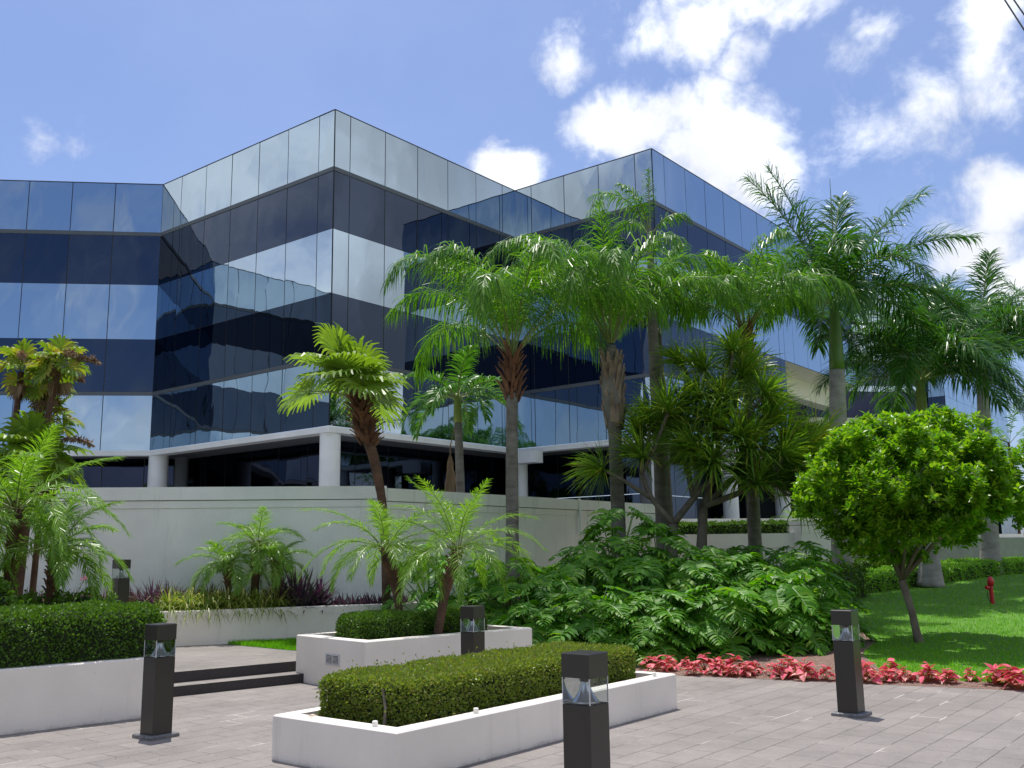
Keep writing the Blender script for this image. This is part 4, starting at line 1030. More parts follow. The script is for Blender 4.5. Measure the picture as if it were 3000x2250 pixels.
T2 = [(4.3, 18.3, 3.0), (4.95, 18.3, 2.85), (4.6, 18.7, 3.7), (5.3, 18.6, 3.3), (3.9, 18.6, 3.9), (4.2, 19.1, 4.6), (3.8, 18.7, 5.1), (5.0, 19.0, 4.35), (5.3, 18.7, 3.7), (4.4, 18.0, 3.45), (5.75, 18.6, 3.1), (5.35, 18.2, 2.55), (3.4, 18.9, 5.3), (4.5, 18.6, 4.95), (3.6, 18.3, 4.5), (4.9, 18.4, 4.0), (5.6, 18.4, 3.5), (6.1, 18.9, 3.0), (3.3, 18.6, 3.9), (4.3, 18.4, 5.4), (5.2, 18.9, 3.0), (4.5, 17.9, 2.8), (5.0, 17.9, 3.3), (3.7, 17.9, 3.2), (4.2, 17.9, 3.7), (5.5, 18.0, 2.9), (3.4, 18.0, 3.5), (5.9, 18.5, 2.6), (4.8, 18.2, 4.5), (6.2, 18.8, 3.3), (4.75, 19.2, 5.1), (6.0, 19.0, 3.7), (4.0, 18.2, 4.4)]
l2 = [([(3.5, 18.6, float(terrain(3.5, 18.6))), (3.55, 18.6, 1.7), F2], .12, .09), ([F2, (4.2, 18.5, 2.65), (4.9, 18.4, 2.95)], .07, .045), ([F2, (3.9, 18.7, 3.1), (4.0, 18.7, 3.8)], .07, .045), ([F2, (4.3, 18.8, 3.0), (4.9, 18.9, 3.5)], .06, .04)]
for i, p in enumerate(T2):
    st = min(((4.9, 18.4, 2.95), (4.0, 18.7, 3.8), (4.9, 18.9, 3.5)), key=lambda q: sum((a - b) ** 2 for a, b in zip(q, p))); l2.append(branch_to(st, p, .04))
sword_tree('larger spiky sword leaved tree with many dark tufts between the queen and royal palms', (3.5, 18.6, float(terrain(3.5, 18.6))), l2,
           [(p, (p[0] - 4.3, random.uniform(-.7, .3), .9)) for p in T2], 52, group='sword leaved trees')

# ------------------------------------------------------------------ round tree
def round_tree(label, base, fork, c, rad, nleaf, seed):
    random.seed(seed); rg = np.random.default_rng(seed)
    root = thing('round_tree', base, label, 'tree'); m = MB(); b = np.array(base, float); f = np.array(fork, float); c = np.array(c, float)
    m.tube([b - np.array([0, 0, .05]), b + (f - b) * .15, (b + f) / 2 + np.array([.02, 0, 0]), f], [.085, .062, .055, .06], n=12, lump=.04)
    ends = []
    for i in range(9):
        a = i * GA; e = c + np.array([cos(a) * rad[0] * .55, sin(a) * rad[1] * .55, random.uniform(-.35, .3) * rad[2]])
        mid = f + (e - f) * .45 + np.array([0, 0, .05]); m.tube([f, mid, e], [.034, .024, .012], n=7, lump=.05)
        for j in range(5):
            dd = rg.normal(0, 1, 3); dd[2] = abs(dd[2]) * .8; dd /= np.linalg.norm(dd); e2 = e + dd * np.array(rad) * .42
            m.tube([mid + (e - mid) * .5, (e + e2) / 2, e2], [.014, .010, .005], n=5); ends.append(e2)
    part(m, 'trunk', ['twig'], root, smooth=True)
    # leaf sprigs on a lumpy, open shell and through the outer volume
    nc = nleaf // 16
    ncl = 95; lobes = unit(rg.normal(0, 1, (ncl, 3))); lr = rg.uniform(.70, 1.14, ncl); pick = rg.integers(0, ncl, nc); sp_ = rg.uniform(.07, .16, ncl)
    dirs = unit(lobes[pick] + rg.normal(0, 1, (nc, 3)) * sp_[pick][:, None])
    rr_ = lr[pick] * (1 - .5 * rg.random(nc) ** 2.0)
    flat = np.where(dirs[:, 2] < -.25, .9, 1.0)
    cen = c + dirs * np.array(rad) * (rr_ * flat)[:, None]
    keep = ~((dirs[:, 2] < -.75) & (rg.random(nc) < .5)); cen = cen[keep]; dirs = dirs[keep]; nc = len(cen)
    ax = unit(dirs * .55 + np.array([0, 0, .8]) + rg.normal(0, .35, (nc, 3)))
    C_ = []; T_ = []
    for k in range(16):
        t = k / 16; C_.append(cen + ax * (.17 * t))
        ph = k * GA + rg.uniform(0, 6, nc) * 0 + np.arange(nc)
        e1 = unit(np.cross(ax, np.array([.3, .2, 1.]))); e2 = np.cross(ax, e1)
        T_.append(unit(ax * .55 + e1 * np.cos(ph)[:, None] + e2 * np.sin(ph)[:, None] + rg.normal(0, .15, (nc, 3))))
    C_ = np.concatenate(C_); T_ = np.concatenate(T_); S_ = unit(np.cross(T_, np.array([0, 0, 1.]) + rg.normal(0, .35, T_.shape)))
    m = MB(); m.leaves(C_, T_, S_, rg.uniform(.085, .135, len(C_)), rg.uniform(.022, .034, len(C_)), 0); part(m, 'crown', ['tree'], root)
    return root
round_tree('small round headed tree with glossy bright leaves and slanting thin trunk on the lawn', (6.19, 15.3, float(terrain(6.19, 15.3))), (6.0, 15.3, 1.12), (6.42, 15.3, 2.42), (1.72, 1.5, 1.22), 42000, 61)

# ------------------------------------------------------------------ hedges
def hedge(name, label, c, az, Lx, Ly, z0, z1, rd, leafsize, mat, dens=1.0, group=None, wob=.03, seed=0, cat='hedge', follow=False):
    rg = np.random.default_rng(seed + 100)
    root = thing(name, (c[0], c[1], z0), label, cat, group)
    ux = np.array([cos(az), sin(az), 0]); uy = np.array([-sin(az), cos(az), 0]); H = z1 - z0
    hx_, hy_, hz_ = Lx / 2, Ly / 2, H
    def shape(p, inset=0.0):
        inner = np.array([max(.01, hx_ - rd), max(.01, hy_ - rd), max(.01, hz_ - rd)])
        q = np.stack([np.clip(p[:, 0], -inner[0], inner[0]), np.clip(p[:, 1], -inner[1], inner[1]), np.clip(p[:, 2], 0, inner[2])], 1)
        n = unit(p - q); r_ = rd - inset
        w_ = wob * (np.sin(p[:, 0] * 7 + seed) * np.cos(p[:, 1] * 6 + 1) + .6 * np.sin(p[:, 0] * 17 + p[:, 2] * 13 + seed))
        return q + n * (r_ + w_)[:, None], n
    def world(p):
        P = np.array([c[0], c[1], z0]) + p[:, :1] * ux + p[:, 1:2] * uy + p[:, 2:] * np.array([0, 0, 1.])
        if follow: P[:, 2] += terrain(P[:, 0], P[:, 1]) - float(terrain(c[0], c[1]))
        return P
    # solid twig core in dark leaf green, its inner shade put into the colour
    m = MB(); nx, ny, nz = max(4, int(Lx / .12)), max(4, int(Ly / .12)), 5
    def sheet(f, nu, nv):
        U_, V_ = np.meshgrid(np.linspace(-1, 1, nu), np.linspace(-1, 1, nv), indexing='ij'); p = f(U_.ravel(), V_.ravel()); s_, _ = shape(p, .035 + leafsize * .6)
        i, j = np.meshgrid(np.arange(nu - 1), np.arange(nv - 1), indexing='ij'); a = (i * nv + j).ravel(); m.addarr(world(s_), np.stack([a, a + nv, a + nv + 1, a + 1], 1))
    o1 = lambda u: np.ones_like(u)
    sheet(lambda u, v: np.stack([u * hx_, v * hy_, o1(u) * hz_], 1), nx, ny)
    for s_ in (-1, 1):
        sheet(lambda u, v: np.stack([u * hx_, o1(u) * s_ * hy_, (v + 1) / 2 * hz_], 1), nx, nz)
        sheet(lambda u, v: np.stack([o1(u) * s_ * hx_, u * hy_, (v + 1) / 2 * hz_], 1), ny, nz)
    part(m, 'dark_core', ['core'], root, smooth=True)
    areas = [Lx * Ly, Lx * H, Lx * H, Ly * H, Ly * H]; tot = sum(areas); n = int(tot / (leafsize ** 2 * .38) * dens)
    pick = rg.choice(5, n, p=np.array(areas) / tot); u = rg.uniform(-1, 1, n); v = rg.uniform(-1, 1, n); w01 = (v + 1) / 2
    p = np.zeros((n, 3))
    k = pick == 0; p[k] = np.stack([u * hx_, v * hy_, np.full(n, hz_)], 1)[k]
    for idx, s_ in ((1, -1), (2, 1)): k = pick == idx; p[k] = np.stack([u * hx_, np.full(n, s_ * hy_), w01 * hz_], 1)[k]
    for idx, s_ in ((3, -1), (4, 1)): k = pick == idx; p[k] = np.stack([np.full(n, s_ * hx_), u * hy_, w01 * hz_], 1)[k]
    s_, nr = shape(p); s_ = s_ - nr * (rg.random(n) ** 1.5 * leafsize * 1.6)[:, None] + nr * (np.where(rg.random(n) < .03, rg.exponential(leafsize * .8, n), 0))[:, None]
    nw = nr[:, :1] * ux + nr[:, 1:2] * uy + nr[:, 2:] * np.array([0, 0, 1.])
    T_ = unit(nw * .7 + rg.normal(0, .6, (n, 3))); S_ = unit(np.cross(T_, rg.normal(0, 1, (n, 3))))
    m = MB(); m.leaves(world(s_), T_, S_, leafsize * rg.uniform(.8, 1.35, n), leafsize * rg.uniform(.25, .4, n)); part(m, 'foliage', [mat], root)
    return root
haz = pi / 2 - AZ
hc = P0 + dR * 1.99 + dL * .74
hedge('clipped_hedge', 'flat topped long clipped hedge filling the front white planter', hc, haz, 3.36, 1.04, .28, .648, .10, .026, 'box', dens=2.0, wob=.010, seed=1)
m = MB(); pz = P0 + dR * .28 + dL * .42; m.tube([(*pz, .26), (pz[0] + .01, pz[1], .45), (pz[0] - .02, pz[1] + .05, .6)], [.014, .012, .01], n=7)
tag(m.build('bare_stem', 'twig', loc=(*pz, .26)), 'bare brown stem standing at the near corner of the flat clipped hedge', 'stem')
laz = atan2(.67, .74)
hl = np.array([-3.83, 10.31]) - ud * 1.75 + vd * .62
hedge('clipped_hedge', 'rounded dark green hedge on the corner planter at the left', hl + np.array([.12, .20]), laz, 3.7, 1.2, .5, 1.12, .26, .034, 'boxdark', dens=1.4, wob=.02, seed=2)
hedge('clipped_shrub', 'rounded clipped shrub at the left of the step planter', M0 + ud * .62 + vd * .62, laz, .95, .75, .5, .89, .17, .028, 'boxdark', dens=1.5, wob=.012, seed=3, cat='shrub')
hedge('clipped_shrub', 'rounded clipped shrub behind the leaning palm on the step planter, right one', M0 + ud * 1.85 + vd * .72, laz, .85, .75, .5, .86, .17, .028, 'boxdark', dens=1.5, wob=.012, seed=4, cat='shrub')
hedge('hedge', 'dark leafy hedge on top of the low white wall', (5.3, 25.2), atan2(.55, 4.85), 4.6, .7, 1.95, 2.33, .08, .05, 'boxdark', dens=1.2, wob=.03, seed=5)
# long lit hedge along the lawn
ha = atan2(27.7 - 22.7, 14.3 - 7.7); hd = np.array([cos(ha), sin(ha)]); hn = np.array([-hd[1], hd[0]])
h0 = np.array([7.7, 22.7]) + hn * .85
hedge('hedge', 'long sunlit yellow green hedge bordering the back of the lawn', h0 + hd * 5.2, ha, 10.6, 1.5, .62 - .02, 1.17, .10, .05, 'ficus', dens=1.2, wob=.035, seed=6, follow=True)
hedge('hedge', 'second darker hedge behind the sunlit one, under the far white wall', h0 + hd * 6.6 + hn * 1.75, ha + .05, 16, .8, .62, 1.42, .10, .055, 'boxdark', dens=1.0, wob=.04, seed=7, follow=True)

# ------------------------------------------------------------------ philodendrons
def phil_leaf(m, base, az, el, pet, R, rg):
    d = np.array([cos(el) * cos(az), cos(el) * sin(az), sin(el)]); b = np.array(base, float)
    e = b + d * pet; m.tube([b, b + d * pet * .55 + np.array([0, 0, .03]), e], [.012, .010, .007], n=4, mi=1, cap=False)
    dr = rg.uniform(.5, 1.15)
    f = unit(np.array([cos(az), sin(az), 0]) * 1.0 + np.array([0, 0, sin(el) * .35 - dr])); s_ = unit(np.cross(f, np.array([0, 0, 1.]))); u = np.cross(s_, f)
    K = 6; mid = [e]
    ff = f.copy()
    for k in range(K - 1): mid.append(mid[-1] + ff * R / (K - 1)); ff = unit(ff + np.array([0, 0, -.10]))
    mid = np.array(mid)
    m.ribbons(mid[None], np.array([[.04, .13, .15, .12, .07, .01]]) * R / .6 * .58, np.broadcast_to(s_, (1, K, 3)), 0)
    m.tube(mid + u * .006, [.006] * (K - 1) + [.002], n=3, mi=1, cap=False)
    n = 10; t = np.linspace(-.02, .95, n)
    for sg in (-1, 1):
        p = interp(mid, np.clip(t, 0, .99)); a = np.radians(np.linspace(112, 24, n) + rg.normal(0, 5, n))
        L = R * np.array([.44, .60, .66, .66, .62, .55, .47, .38, .29, .2]) * rg.uniform(.9, 1.1, n)
        D = unit(f[None] * np.cos(a)[:, None] + s_[None] * sg * np.sin(a)[:, None] + u[None] * .22)
        P = [p, p + D * (L * .4)[:, None]]; D2_ = unit(D + f[None] * .25 - u[None] * .35); P.append(P[-1] + D2_ * (L * .35)[:, None]); D3_ = unit(D2_ + f[None] * .2 - u[None] * .4); P.append(P[-1] + D3_ * (L * .27)[:, None])
        P = np.stack(P, 1); S_ = unit(np.cross(D, u[None]) + u[None] * rg.normal(0, .35, (n, 1)))[:, None].repeat(4, 1)
        W = np.array([.9, .95, 1.0, .12])[None] * (R * .056) * np.ones(n)[:, None]; m.ribbons(P, W, S_, 0)
def phil(label, x, y, top, R, nl, seed, zb=None, group='split leaf philodendrons in the bed'):
    rg = np.random.default_rng(seed); z0 = float(terrain(x, y)) if zb is None else zb
    root = thing('philodendron', (x, y, z0), label, 'shrub', group); m = MB(); m2 = MB()
    H = max(.25, top - z0)
    for i in range(nl):
        t = i / nl; az = i * GA + seed; el = radians(78 - 72 * t + rg.uniform(-8, 8))
        hb = z0 + H * (.60 - .48 * t) * rg.uniform(.75, 1.1)
        phil_leaf(m, (x + .08 * cos(az), y + .08 * sin(az), max(z0 + .05, hb)), az, el, (.34 * H + .18) * rg.uniform(.8, 1.2), R * rg.uniform(.75, 1.15), rg)
    part(m, 'foliage', ['phil', 'philrib'], root)
    m2.tube([(x, y, z0 - .02), (x, y, z0 + H * .6)], [.07, .05], n=8, lump=.2); part(m2, 'stem', ['bark_brown'], root)
    return root
PH = [ # x, y, top z, leaf size, label
 (-.75, 16.35, 1.55, .40, 'split leaf philodendron at the left end of the bed, behind the right leaning palm'),
 (-1.45, 16.75, 1.60, .38, 'leftmost split leaf philodendron, beside the thin fan palm trunk'),
 (-.1, 16.0, 1.45, .42, 'split leaf philodendron right of the step planter palms, near the queen palm foot'),
 (.55, 15.5, 1.15, .42, 'philodendron drooping behind the bollard at the step planter'),
 (.35, 14.75, .85, .42, 'low philodendron spilling over the right end of the step planter'),
 (1.15, 14.7, 1.00, .46, 'philodendron with broad drooping leaves above the far end of the flat hedge'),
 (1.1, 16.2, 1.55, .46, 'philodendron at the foot of the tall mound, left side'),
 (1.75, 17.1, 2.28, .50, 'highest philodendron, spreading before the fat collared palm'),
 (1.35, 17.6, 1.85, .46, 'philodendron left of the highest one, against the white wall'),
 (2.55, 17.2, 1.95, .50, 'high dark philodendron right of the highest one'),
 (2.0, 15.9, 1.45, .48, 'philodendron in the centre of the mound'),
 (2.1, 14.85, .95, .46, 'philodendron at the front of the bed, above the first red plants'),
 (2.9, 15.9, 1.45, .50, 'philodendron in the middle of the bed with a pale leaf stalk'),
 (3.2, 17.0, 1.62, .48, 'philodendron under the forked sword leaved tree'),
 (3.1, 14.85, .95, .48, 'front philodendron left of the bare stalk over dark shade'),
 (3.9, 16.4, 1.50, .50, 'sunlit philodendron with large flat leaf, right of centre'),
 (4.0, 15.3, 1.10, .50, 'front philodendron with silvery leaves, before the lawn corner'),
 (4.7, 15.6, 1.10, .46, 'rightmost front philodendron beside the bollard lamp'),
 (4.8, 17.0, 1.40, .48, 'philodendron at the right end of the mound, catching sun'),
 (4.3, 18.1, 1.62, .46, 'philodendron behind the mound under the second sword leaved tree'),
 (5.4, 18.6, 1.62, .46, 'dark shaded philodendron before the low white wall'),
 (5.1, 17.5, 1.05, .36, 'dark low philodendron at the edge of the lawn'),
 (5.9, 20.0, 1.45, .38, 'dark philodendron left of the largest royal palm foot'),
 (4.15, 15.0, .72, .44, 'lowest philodendron with star shaped leaves over the mulch'),
 (1.9, 14.45, .55, .34, 'small philodendron at the paving edge'),
]
for i, (x, y, t_, R_, lab) in enumerate(PH): phil(lab, x, y, t_, R_ * .95, 34 if y < 18.5 else 26, 200 + i)
hedge('ixora_hedge', 'low yellowish hedge between the philodendrons and the tall wall', (.75, 19.0), pi / 2 - AZ, 3.4, .8, .35, 1.32, .12, .05, 'ficus', dens=1.0, wob=.03, seed=8)
hedge('shaded_shrub', 'dark shrub mass where the bed meets the lawn', (5.55, 18.6), 1.1, 2.8, .8, .25, 1.0, .25, .07, 'boxdark', dens=.9, wob=.06, seed=9, cat='shrub')
hedge('shaded_shrub', 'dark shrub mass left of the sunlit hedge, before the low wall', (6.9, 22.0), .9, 2.2, 1.2, .45, 1.25, .25, .07, 'boxdark', dens=.9, wob=.06, seed=10, cat='shrub')

# ------------------------------------------------------------------ caladium border
def caladium_mesh(seed):
    rg = np.random.default_rng(seed); m = MB()
    n = 21
    for i in range(n):
        t = i / n; az = i * GA + seed + rg.uniform(-.5, .5); h = .04 + .17 * (1 - t) * rg.uniform(.6, 1.25); rad = (.02 + .13 * t) * rg.uniform(.7, 1.2)
        b = np.array([cos(az) * rad, sin(az) * rad, h]); R = rg.uniform(.050, .092)
        m.tube([(cos(az) * .01, sin(az) * .01, 0), tuple(b)], .003, n=3, mi=1, cap=False)
        f = unit(np.array([cos(az + rg.normal(0, .5)), sin(az + rg.normal(0, .5)), .5 - 1.0 * t + rg.normal(0, .3)])); s_ = unit(np.cross(f, np.array([0, 0, 1.])) + np.array([0, 0, rg.normal(0, .35)])); u = np.cross(s_, f)
        prof = [(-.35, .30), (-.42, .55), (0, .68), (.45, .55), (.95, .28), (1.35, 0)]
        L_ = [b + (f * a + s_ * w_ + u * (.12 * w_) - u * max(0, a) ** 2 * .25) * R for a, w_ in prof]
        R__ = [b + (f * a - s_ * w_ + u * (.12 * w_) - u * max(0, a) ** 2 * .25) * R for a, w_ in prof[:-1]][::-1]
        ring = L_ + R__; c_ = b + f * R * .25
        inner = [c_ + (p - c_) * .84 + u * .002 for p in ring]; k = len(ring)
        m.add([c_] + inner, [(0, 1 + j, 1 + (j + 1) % k) for j in range(k)], 0)
        m.add(inner + ring, [(j, k + j, k + (j + 1) % k, (j + 1) % k) for j in range(k)], 1)
    return m
protos = []
for s_ in range(5):
    o = caladium_mesh(s_ + 3).build('caladium_plant', ['pink', 'pinkrim']); protos.append(o)
    tag(o, 'pink and red leafed caladium in the border along the paving edge', 'plant', 'caladiums bordering the paving')
rgc = np.random.default_rng(5); cnt = 0
u_ = -.1
spots = []
while u_ < 8.6:
    for v_ in (.10, .30, .47):
        if rgc.random() < .72: spots.append((u_ + rgc.uniform(-.06, .06), v_ + rgc.uniform(-.05, .05)))
    u_ += .235
for i, (a, b) in enumerate(spots):
    x, y = EDGE + ex * a + EN * b
    o = protos[i] if i < 5 else protos[i % 5].copy()
    if i >= 5: COL.objects.link(o)
    o.location = (x, y, float(terrain(x, y)) + .008); o.rotation_euler = (0, 0, rgc.uniform(0, 6.28)); s_ = rgc.uniform(.65, 1.05) if b < .4 else rgc.uniform(.55, .95); o.scale = (s_, s_, s_)

# ------------------------------------------------------------------ terrace planter plants
def rosette(name, label, c, R, n, mat, cat='plant', group=None, w=.02, up=12, spread=70, sag=.12, seed=1):
    rg = np.random.default_rng(seed); m = MB(); k = np.arange(n); ph = k * GA; a = np.radians(up + spread * (k / n) ** .9 + rg.normal(0, 5, n))
    D = np.stack([np.cos(ph) * np.sin(a), np.sin(ph) * np.sin(a), np.cos(a)], 1); L = R * rg.uniform(.7, 1.1, n)
    base = np.array(c, float)[None] + np.stack([rg.uniform(-1, 1, n), rg.uniform(-1, 1, n), np.zeros(n)], 1) * R * .12
    P = [base]; d = D.copy()
    for q in range(3): d = unit(d + np.array([0, 0, -1.]) * (sag * (q + .3)) * rg.uniform(.6, 1.5, n)[:, None]); P.append(P[-1] + d * (L / 3)[:, None])
    P = np.stack(P, 1); S_ = unit(np.cross(D, np.array([0, 0, 1.]) + rg.normal(0, .2, (n, 3))))[:, None].repeat(4, 1)
    m.ribbons(P, np.array([.6, 1, .7, .05])[None] * w * np.ones(n)[:, None], S_, 0)
    o = m.build(name, mat, loc=c); return tag(o, label, cat, group)
fl = (np.array([-1.75, 17.30]) - np.array([-5.30, 15.68])); fl /= np.linalg.norm(fl); fln = np.array([-fl[1], fl[0]]); f0 = np.array([-5.30, 15.68])
def fp(a, b): p = f0 + fl * a + fln * b; return (p[0], p[1], .72)
k = 0
for a, b in ((-.15, .28), (.15, .30), (.45, .26), (.75, .28), (1.05, .26), (1.3, .25), (.3, .6), (.65, .62), (1.0, .58), (0.0, .55), (1.55, .28)):
    rosette('striped_liriope', 'arching cream striped grassy clump spilling over the terrace planter corner', fp(a, b), .62, 150, 'stripe', group='striped grass clumps in the terrace planter', w=.009, up=5, spread=66, sag=.42, seed=300 + k); k += 1
for (a, b, R_, lab) in ((-.35, .75, .42, 'purple upright plant at the left of the striped clumps'), (-.1, .95, .4, 'second purple upright plant behind the striped clumps'), (.55, .95, .36, 'purple plant rising behind the middle of the striped clumps'),
                        (1.62, .45, .48, 'purple leafed plant at the right end of the striped clumps'), (1.95, .38, .58, 'largest dark purple spiky plant hanging over the planter rim'), (2.3, .40, .42, 'purple plant right of the largest spiky one')):
    rosette('purple_rhoeo', lab, fp(a, b), R_ * 1.4, 120, 'purple', group='purple plants in the terrace planter', w=.02, up=5, spread=80, sag=.08, seed=330 + k); k += 1
for i in range(9):
    rosette('low_rhoeo', 'low dark rosette along the tall wall at the right of the terrace planter', fp(2.55 + i * .15, .24 - i * .010), .30, 38, 'purple', group='low dark rosettes along the wall', w=.018, up=15, spread=65, sag=.05, seed=350 + i)
for i in range(34):
    x = -9.6 + i * .145; y = 16.75 + (i % 3) * .12 + (x + 9.6) * .03 - .15
    rosette('bronze_rosette', 'low reddish bronze rosette in the row along the wall by the far bollard', (x, y - .35, .68), .5, 40, 'bronzeleaf', group='bronze rosettes along the wall', w=.018, up=8, spread=60, sag=.05, seed=400 + i)
# loose shrubs and a flower behind the corner hedge
hedge('leafy_shrub', 'dark leafy shrub mass behind the left end of the rounded hedge', (-6.6, 11.2), .7, 1.6, 1.0, .5, 1.45, .3, .07, 'boxdark', dens=.9, wob=.09, seed=12, cat='shrub')
hedge('leafy_shrub', 'low dark leafy shrub under the feathery palms beside the far bollard', (-5.75, 12.6), .5, 1.3, .8, .5, 1.15, .25, .06, 'boxdark', dens=.8, wob=.09, seed=13, cat='shrub')
rosette('grassy_clump', 'bright grassy tuft behind the left hedge under the feathery palms', (-5.9, 11.6, .5), .9, 160, 'pygmy', w=.009, up=10, spread=75, sag=.35, seed=470)
rosette('grassy_clump', 'dark leafy tuft behind the middle of the left hedge', (-5.3, 12.0, .5), .6, 120, 'boxdark', w=.012, up=10, spread=75, sag=.25, seed=471)
r = thing('oleander_sprig', (-5.45, 12.0, .5), 'thin stem with a small pink flower in front of the tall wall', 'flower')
m = MB(); m.tube([(-5.45, 12.0, .5), (-5.4, 12.0, 1.0), (-5.23, 11.95, 1.37)], [.008, .006, .004], n=5); part(m, 'stem', ['rib'], r)
m = MB(); cpt = np.array([-5.23, 11.95, 1.38]); D = unit(RNG.normal(0, 1, (14, 3))); m.leaves(np.repeat(cpt[None], 14, 0), D, unit(np.cross(D, RNG.normal(0, 1, (14, 3)))), .05, .016); part(m, 'petals', ['petal'], r)

# ------------------------------------------------------------------ grass blades
def grass(name, pts, z, hmin, hmax, w, seed):
    rg = np.random.default_rng(seed); n = len(pts); m = MB()
    a = rg.uniform(0, 2 * pi, n); S_ = np.stack([np.cos(a), np.sin(a), np.zeros(n)], 1)
    H_ = rg.uniform(hmin, hmax, n)[:, None]; lean = rg.normal(0, .38, (n, 2)); T_ = np.concatenate([lean, np.ones((n, 1))], 1)
    B_ = np.concatenate([pts, z[:, None]], 1); W = w * rg.uniform(.7, 1.3, n)[:, None]
    V = np.stack([B_ - S_ * W, B_ + S_ * W, B_ + T_ * H_], 1)
    m.addarr(V, np.arange(n * 3).reshape(-1, 3)); o = m.build(name, 'blade'); return tag(o, 'short bright green lawn grass', 'grass', kind='stuff')
rg = np.random.default_rng(77)
def bedtest(x, y): return not inside(BED, x, y)
N1 = 150000
dd_ = .5 + 19 * rg.random(N1) ** 1.7; uu = -4 + rg.random(N1) * (13 + dd_ * .9)
X = EDGE[0] + ex[0] * uu + EN[0] * dd_; Y = EDGE[1] + ex[1] * uu + EN[1] * dd_
# keep blades on the lawn: outside the bed and in front of the hedge
bp = np.array(BED); ok = np.ones(N1, bool)
def inside_np(poly, X, Y):
    r_ = np.zeros(len(X), bool); n = len(poly)
    for i in range(n):
        x1, y1 = poly[i]; x2, y2 = poly[(i + 1) % n]
        if y1 == y2: continue
        c_ = ((y1 > Y) != (y2 > Y)) & (X < (x2 - x1) * (Y - y1) / (y2 - y1) + x1); r_ ^= c_
    return r_
hh = (X - 7.7) * -hd[1] * -1 * -1 + 0 * Y
front_of_hedge = ((X - 7.7) * hn[0] + (Y - 22.7) * hn[1]) < .02
ok = (~inside_np(BED, X, Y)) & front_of_hedge & (X > 4.6) & (X / np.maximum(Y, 1) < .62)
X, Y = X[ok], Y[ok]
Z = terrain(X, Y); dist = np.hypot(X, Y)
grass('lawn_grass', np.stack([X, Y], 1), Z, .025, .065, .0055, 5)
PATCH = [(-4.62, 15.92), (-4.45, 15.75), (-3.35, 14.75), (-2.6, 14.3), (-1.9, 14.5), (-.8, 15.6), (-1.3, 16.9), (-1.62, 17.1)]
mb = MB(); mb.add([(x, y, .252) for x, y in PATCH][::-1], [tuple(range(len(PATCH)))[::-1]]); tag(mb.build('grass_patch', 'lawn'), kind='structure')
X = rg.uniform(-4.6, -.8, 60000); Y = rg.uniform(14.3, 17.2, 60000); ok = inside_np(PATCH, X, Y); X, Y = X[ok], Y[ok]
grass('patch_grass', np.stack([X, Y], 1), np.full(len(X), .25), .03, .085, .005, 6)['label'] = 'bright green grass patch between the terrace planter and the step planter'

# mulch chips and litter
m = MB(); n = 5000; a = rg.uniform(-2, 7.5, n); b = rg.uniform(.02, 1.6, n); X = EDGE[0] + ex[0] * a + EN[0] * b; Y = EDGE[1] + ex[1] * a + EN[1] * b
ok = inside_np(BED, X, Y); X, Y = X[ok], Y[ok]; n = len(X); C_ = np.stack([X, Y, terrain(X, Y) + .012], 1)
T_ = unit(np.stack([rg.normal(0, 1, n), rg.normal(0, 1, n), rg.normal(0, .2, n)], 1)); S_ = unit(np.cross(T_, np.array([0, 0, 1.]))); m.leaves(C_, T_, S_, rg.uniform(.02, .06, n), rg.uniform(.004, .012, n))
tag(m.build('mulch_chips', leaf('chips', (.16, .09, .06), (.36, .24, .19), rough=.9, trans=0, c3=(.5, .4, .33))), 'reddish bark mulch chips in the bed', 'mulch', kind='stuff')
for i, (x, y, lab) in enumerate(((-1.95, 11.3, 'pale fallen leaf on the paving in front of the step planter'), (6.6, 10.3, 'tiny dark leaf scrap on the paving at the far right'), (-1.62, 7.98, 'brown dry leaf on the left rim of the front planter'))):
    z = .012 if i < 2 else .36; m = MB(); m.add([(x - .05, y, z), (x, y - .02, z + .012), (x + .05, y + .005, z + .004), (x, y + .025, z + .015)], [(0, 1, 2, 3)])
    tag(m.build('fallen_leaf', 'litter', loc=(x, y, z)), lab, 'leaf')

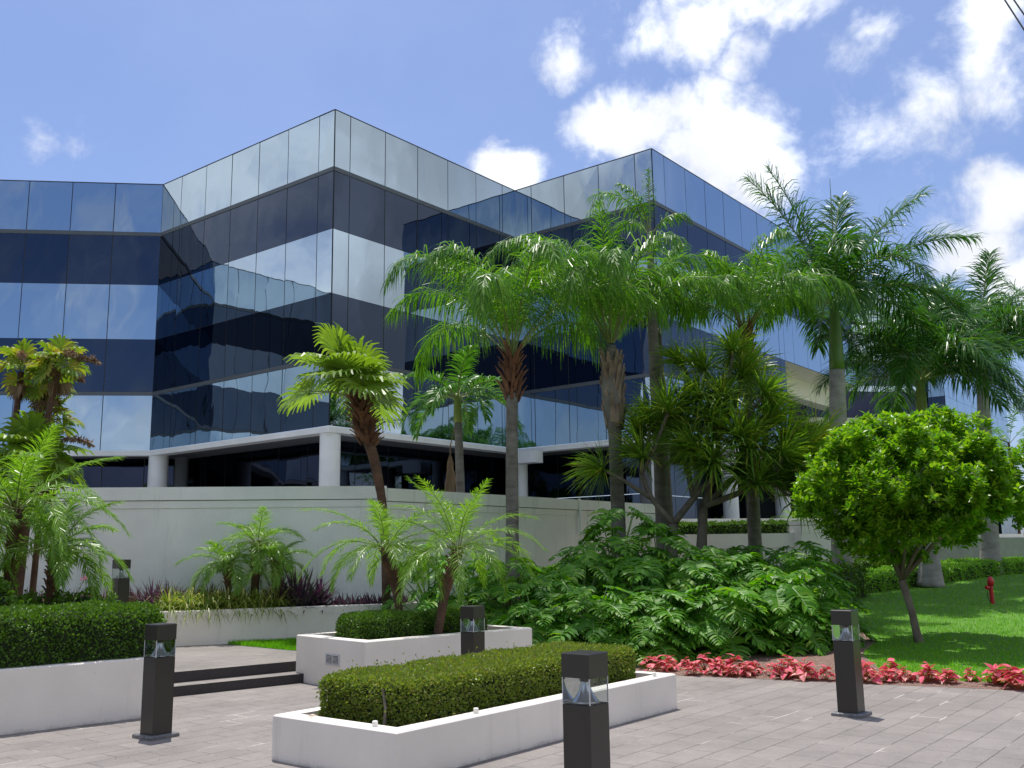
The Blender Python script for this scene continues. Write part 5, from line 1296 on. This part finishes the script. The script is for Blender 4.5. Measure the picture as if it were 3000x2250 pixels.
m = MB(); n = 140; X = np.concatenate([rg.uniform(-4, 7, 90), rg.normal(-3.2, .6, 50)]); Y = np.concatenate([rg.uniform(5.5, 12.5, 90), rg.normal(9.3, .9, 50)])
ok = (~inside_np([tuple(q) for q in (P0, F1, F1 + dL * 1.41, F3)], X, Y)) & (~inside_np([tuple(q) for q in (M0, M1, M2, M3)], X, Y)) & (~inside_np(BED, X, Y)) & (EN[0] * (X - EDGE[0]) + EN[1] * (Y - EDGE[1]) < -.1) & ((Y - 9.42) - (X + 4.81) * .9 < -.15)
X, Y = X[ok], Y[ok]; n = len(X); C_ = np.stack([X, Y, np.full(n, .012)], 1); T_ = unit(np.stack([rg.normal(0, 1, n), rg.normal(0, 1, n), rg.normal(0, .12, n)], 1)); S_ = unit(np.cross(T_, np.array([0, 0, 1.])))
m.leaves(C_, T_, S_, rg.uniform(.010, .032, n), rg.uniform(.003, .009, n)); tag(m.build('leaf_litter', 'dead'), 'tiny dry leaf scraps scattered over the paving', 'litter', kind='stuff')

# ------------------------------------------------------------------ power lines
for i, (p, q, lab) in enumerate((((13.0, 25, 18.95), (15.6, 25, 13.6), 'left overhead wire crossing the top right corner'), ((13.35, 25, 18.6), (16.2, 25, 13.2), 'right overhead wire crossing the top right corner'))):
    m = MB(); P_ = np.array(p); Q_ = np.array(q); d = Q_ - P_
    ts = np.linspace(-.8, 1.6, 12); m.tube([P_ + d * t for t in ts], .022, n=6)
    tag(m.build('overhead_wire', 'wire', loc=tuple(P_)), lab, 'wire', 'overhead wires')

# ------------------------------------------------------------------ trees behind the photographer, seen in the mirror glass
def far_tree(x, y, h, rad, seed, lab):
    rg = np.random.default_rng(seed); root = thing('far_tree', (x, y, 0), lab, 'tree', 'trees across the road, seen reflected')
    m = MB(); m.tube([(x, y, 0), (x, y, h * .55)], [.3, .18], n=8); part(m, 'trunk', ['bark_grey'], root)
    n = 5000; d = unit(rg.normal(0, 1, (n, 3))); lob = unit(rg.normal(0, 1, (14, 3))); f = .75 + .3 * np.clip((np.max(d @ lob.T, 1) - .7) / .3, 0, 1)
    C_ = np.array([x, y, h * .62]) + d * np.array([rad, rad, h * .36]) * (f * rg.uniform(.6, 1, n))[:, None]
    T_ = unit(rg.normal(0, 1, (n, 3))); m = MB(); m.leaves(C_, T_, unit(np.cross(T_, rg.normal(0, 1, (n, 3)))), .55, .2); part(m, 'crown', ['tree'], root)
for i, (x, y, h, rad) in enumerate(((-34, -30, 10, 5.5), (-22, -36, 9, 5), (-9, -38, 8, 5), (4, -40, 9, 5.5), (17, -36, 10, 6), (30, -30, 11, 6), (42, -20, 11, 6), (50, -6, 12, 6), (56, 8, 11, 6), (-44, -20, 10, 6), (-52, -6, 11, 6))):
    far_tree(x, y, h, rad, 600 + i, 'broad leafy tree across the road behind the camera, seen only in the mirror glass')
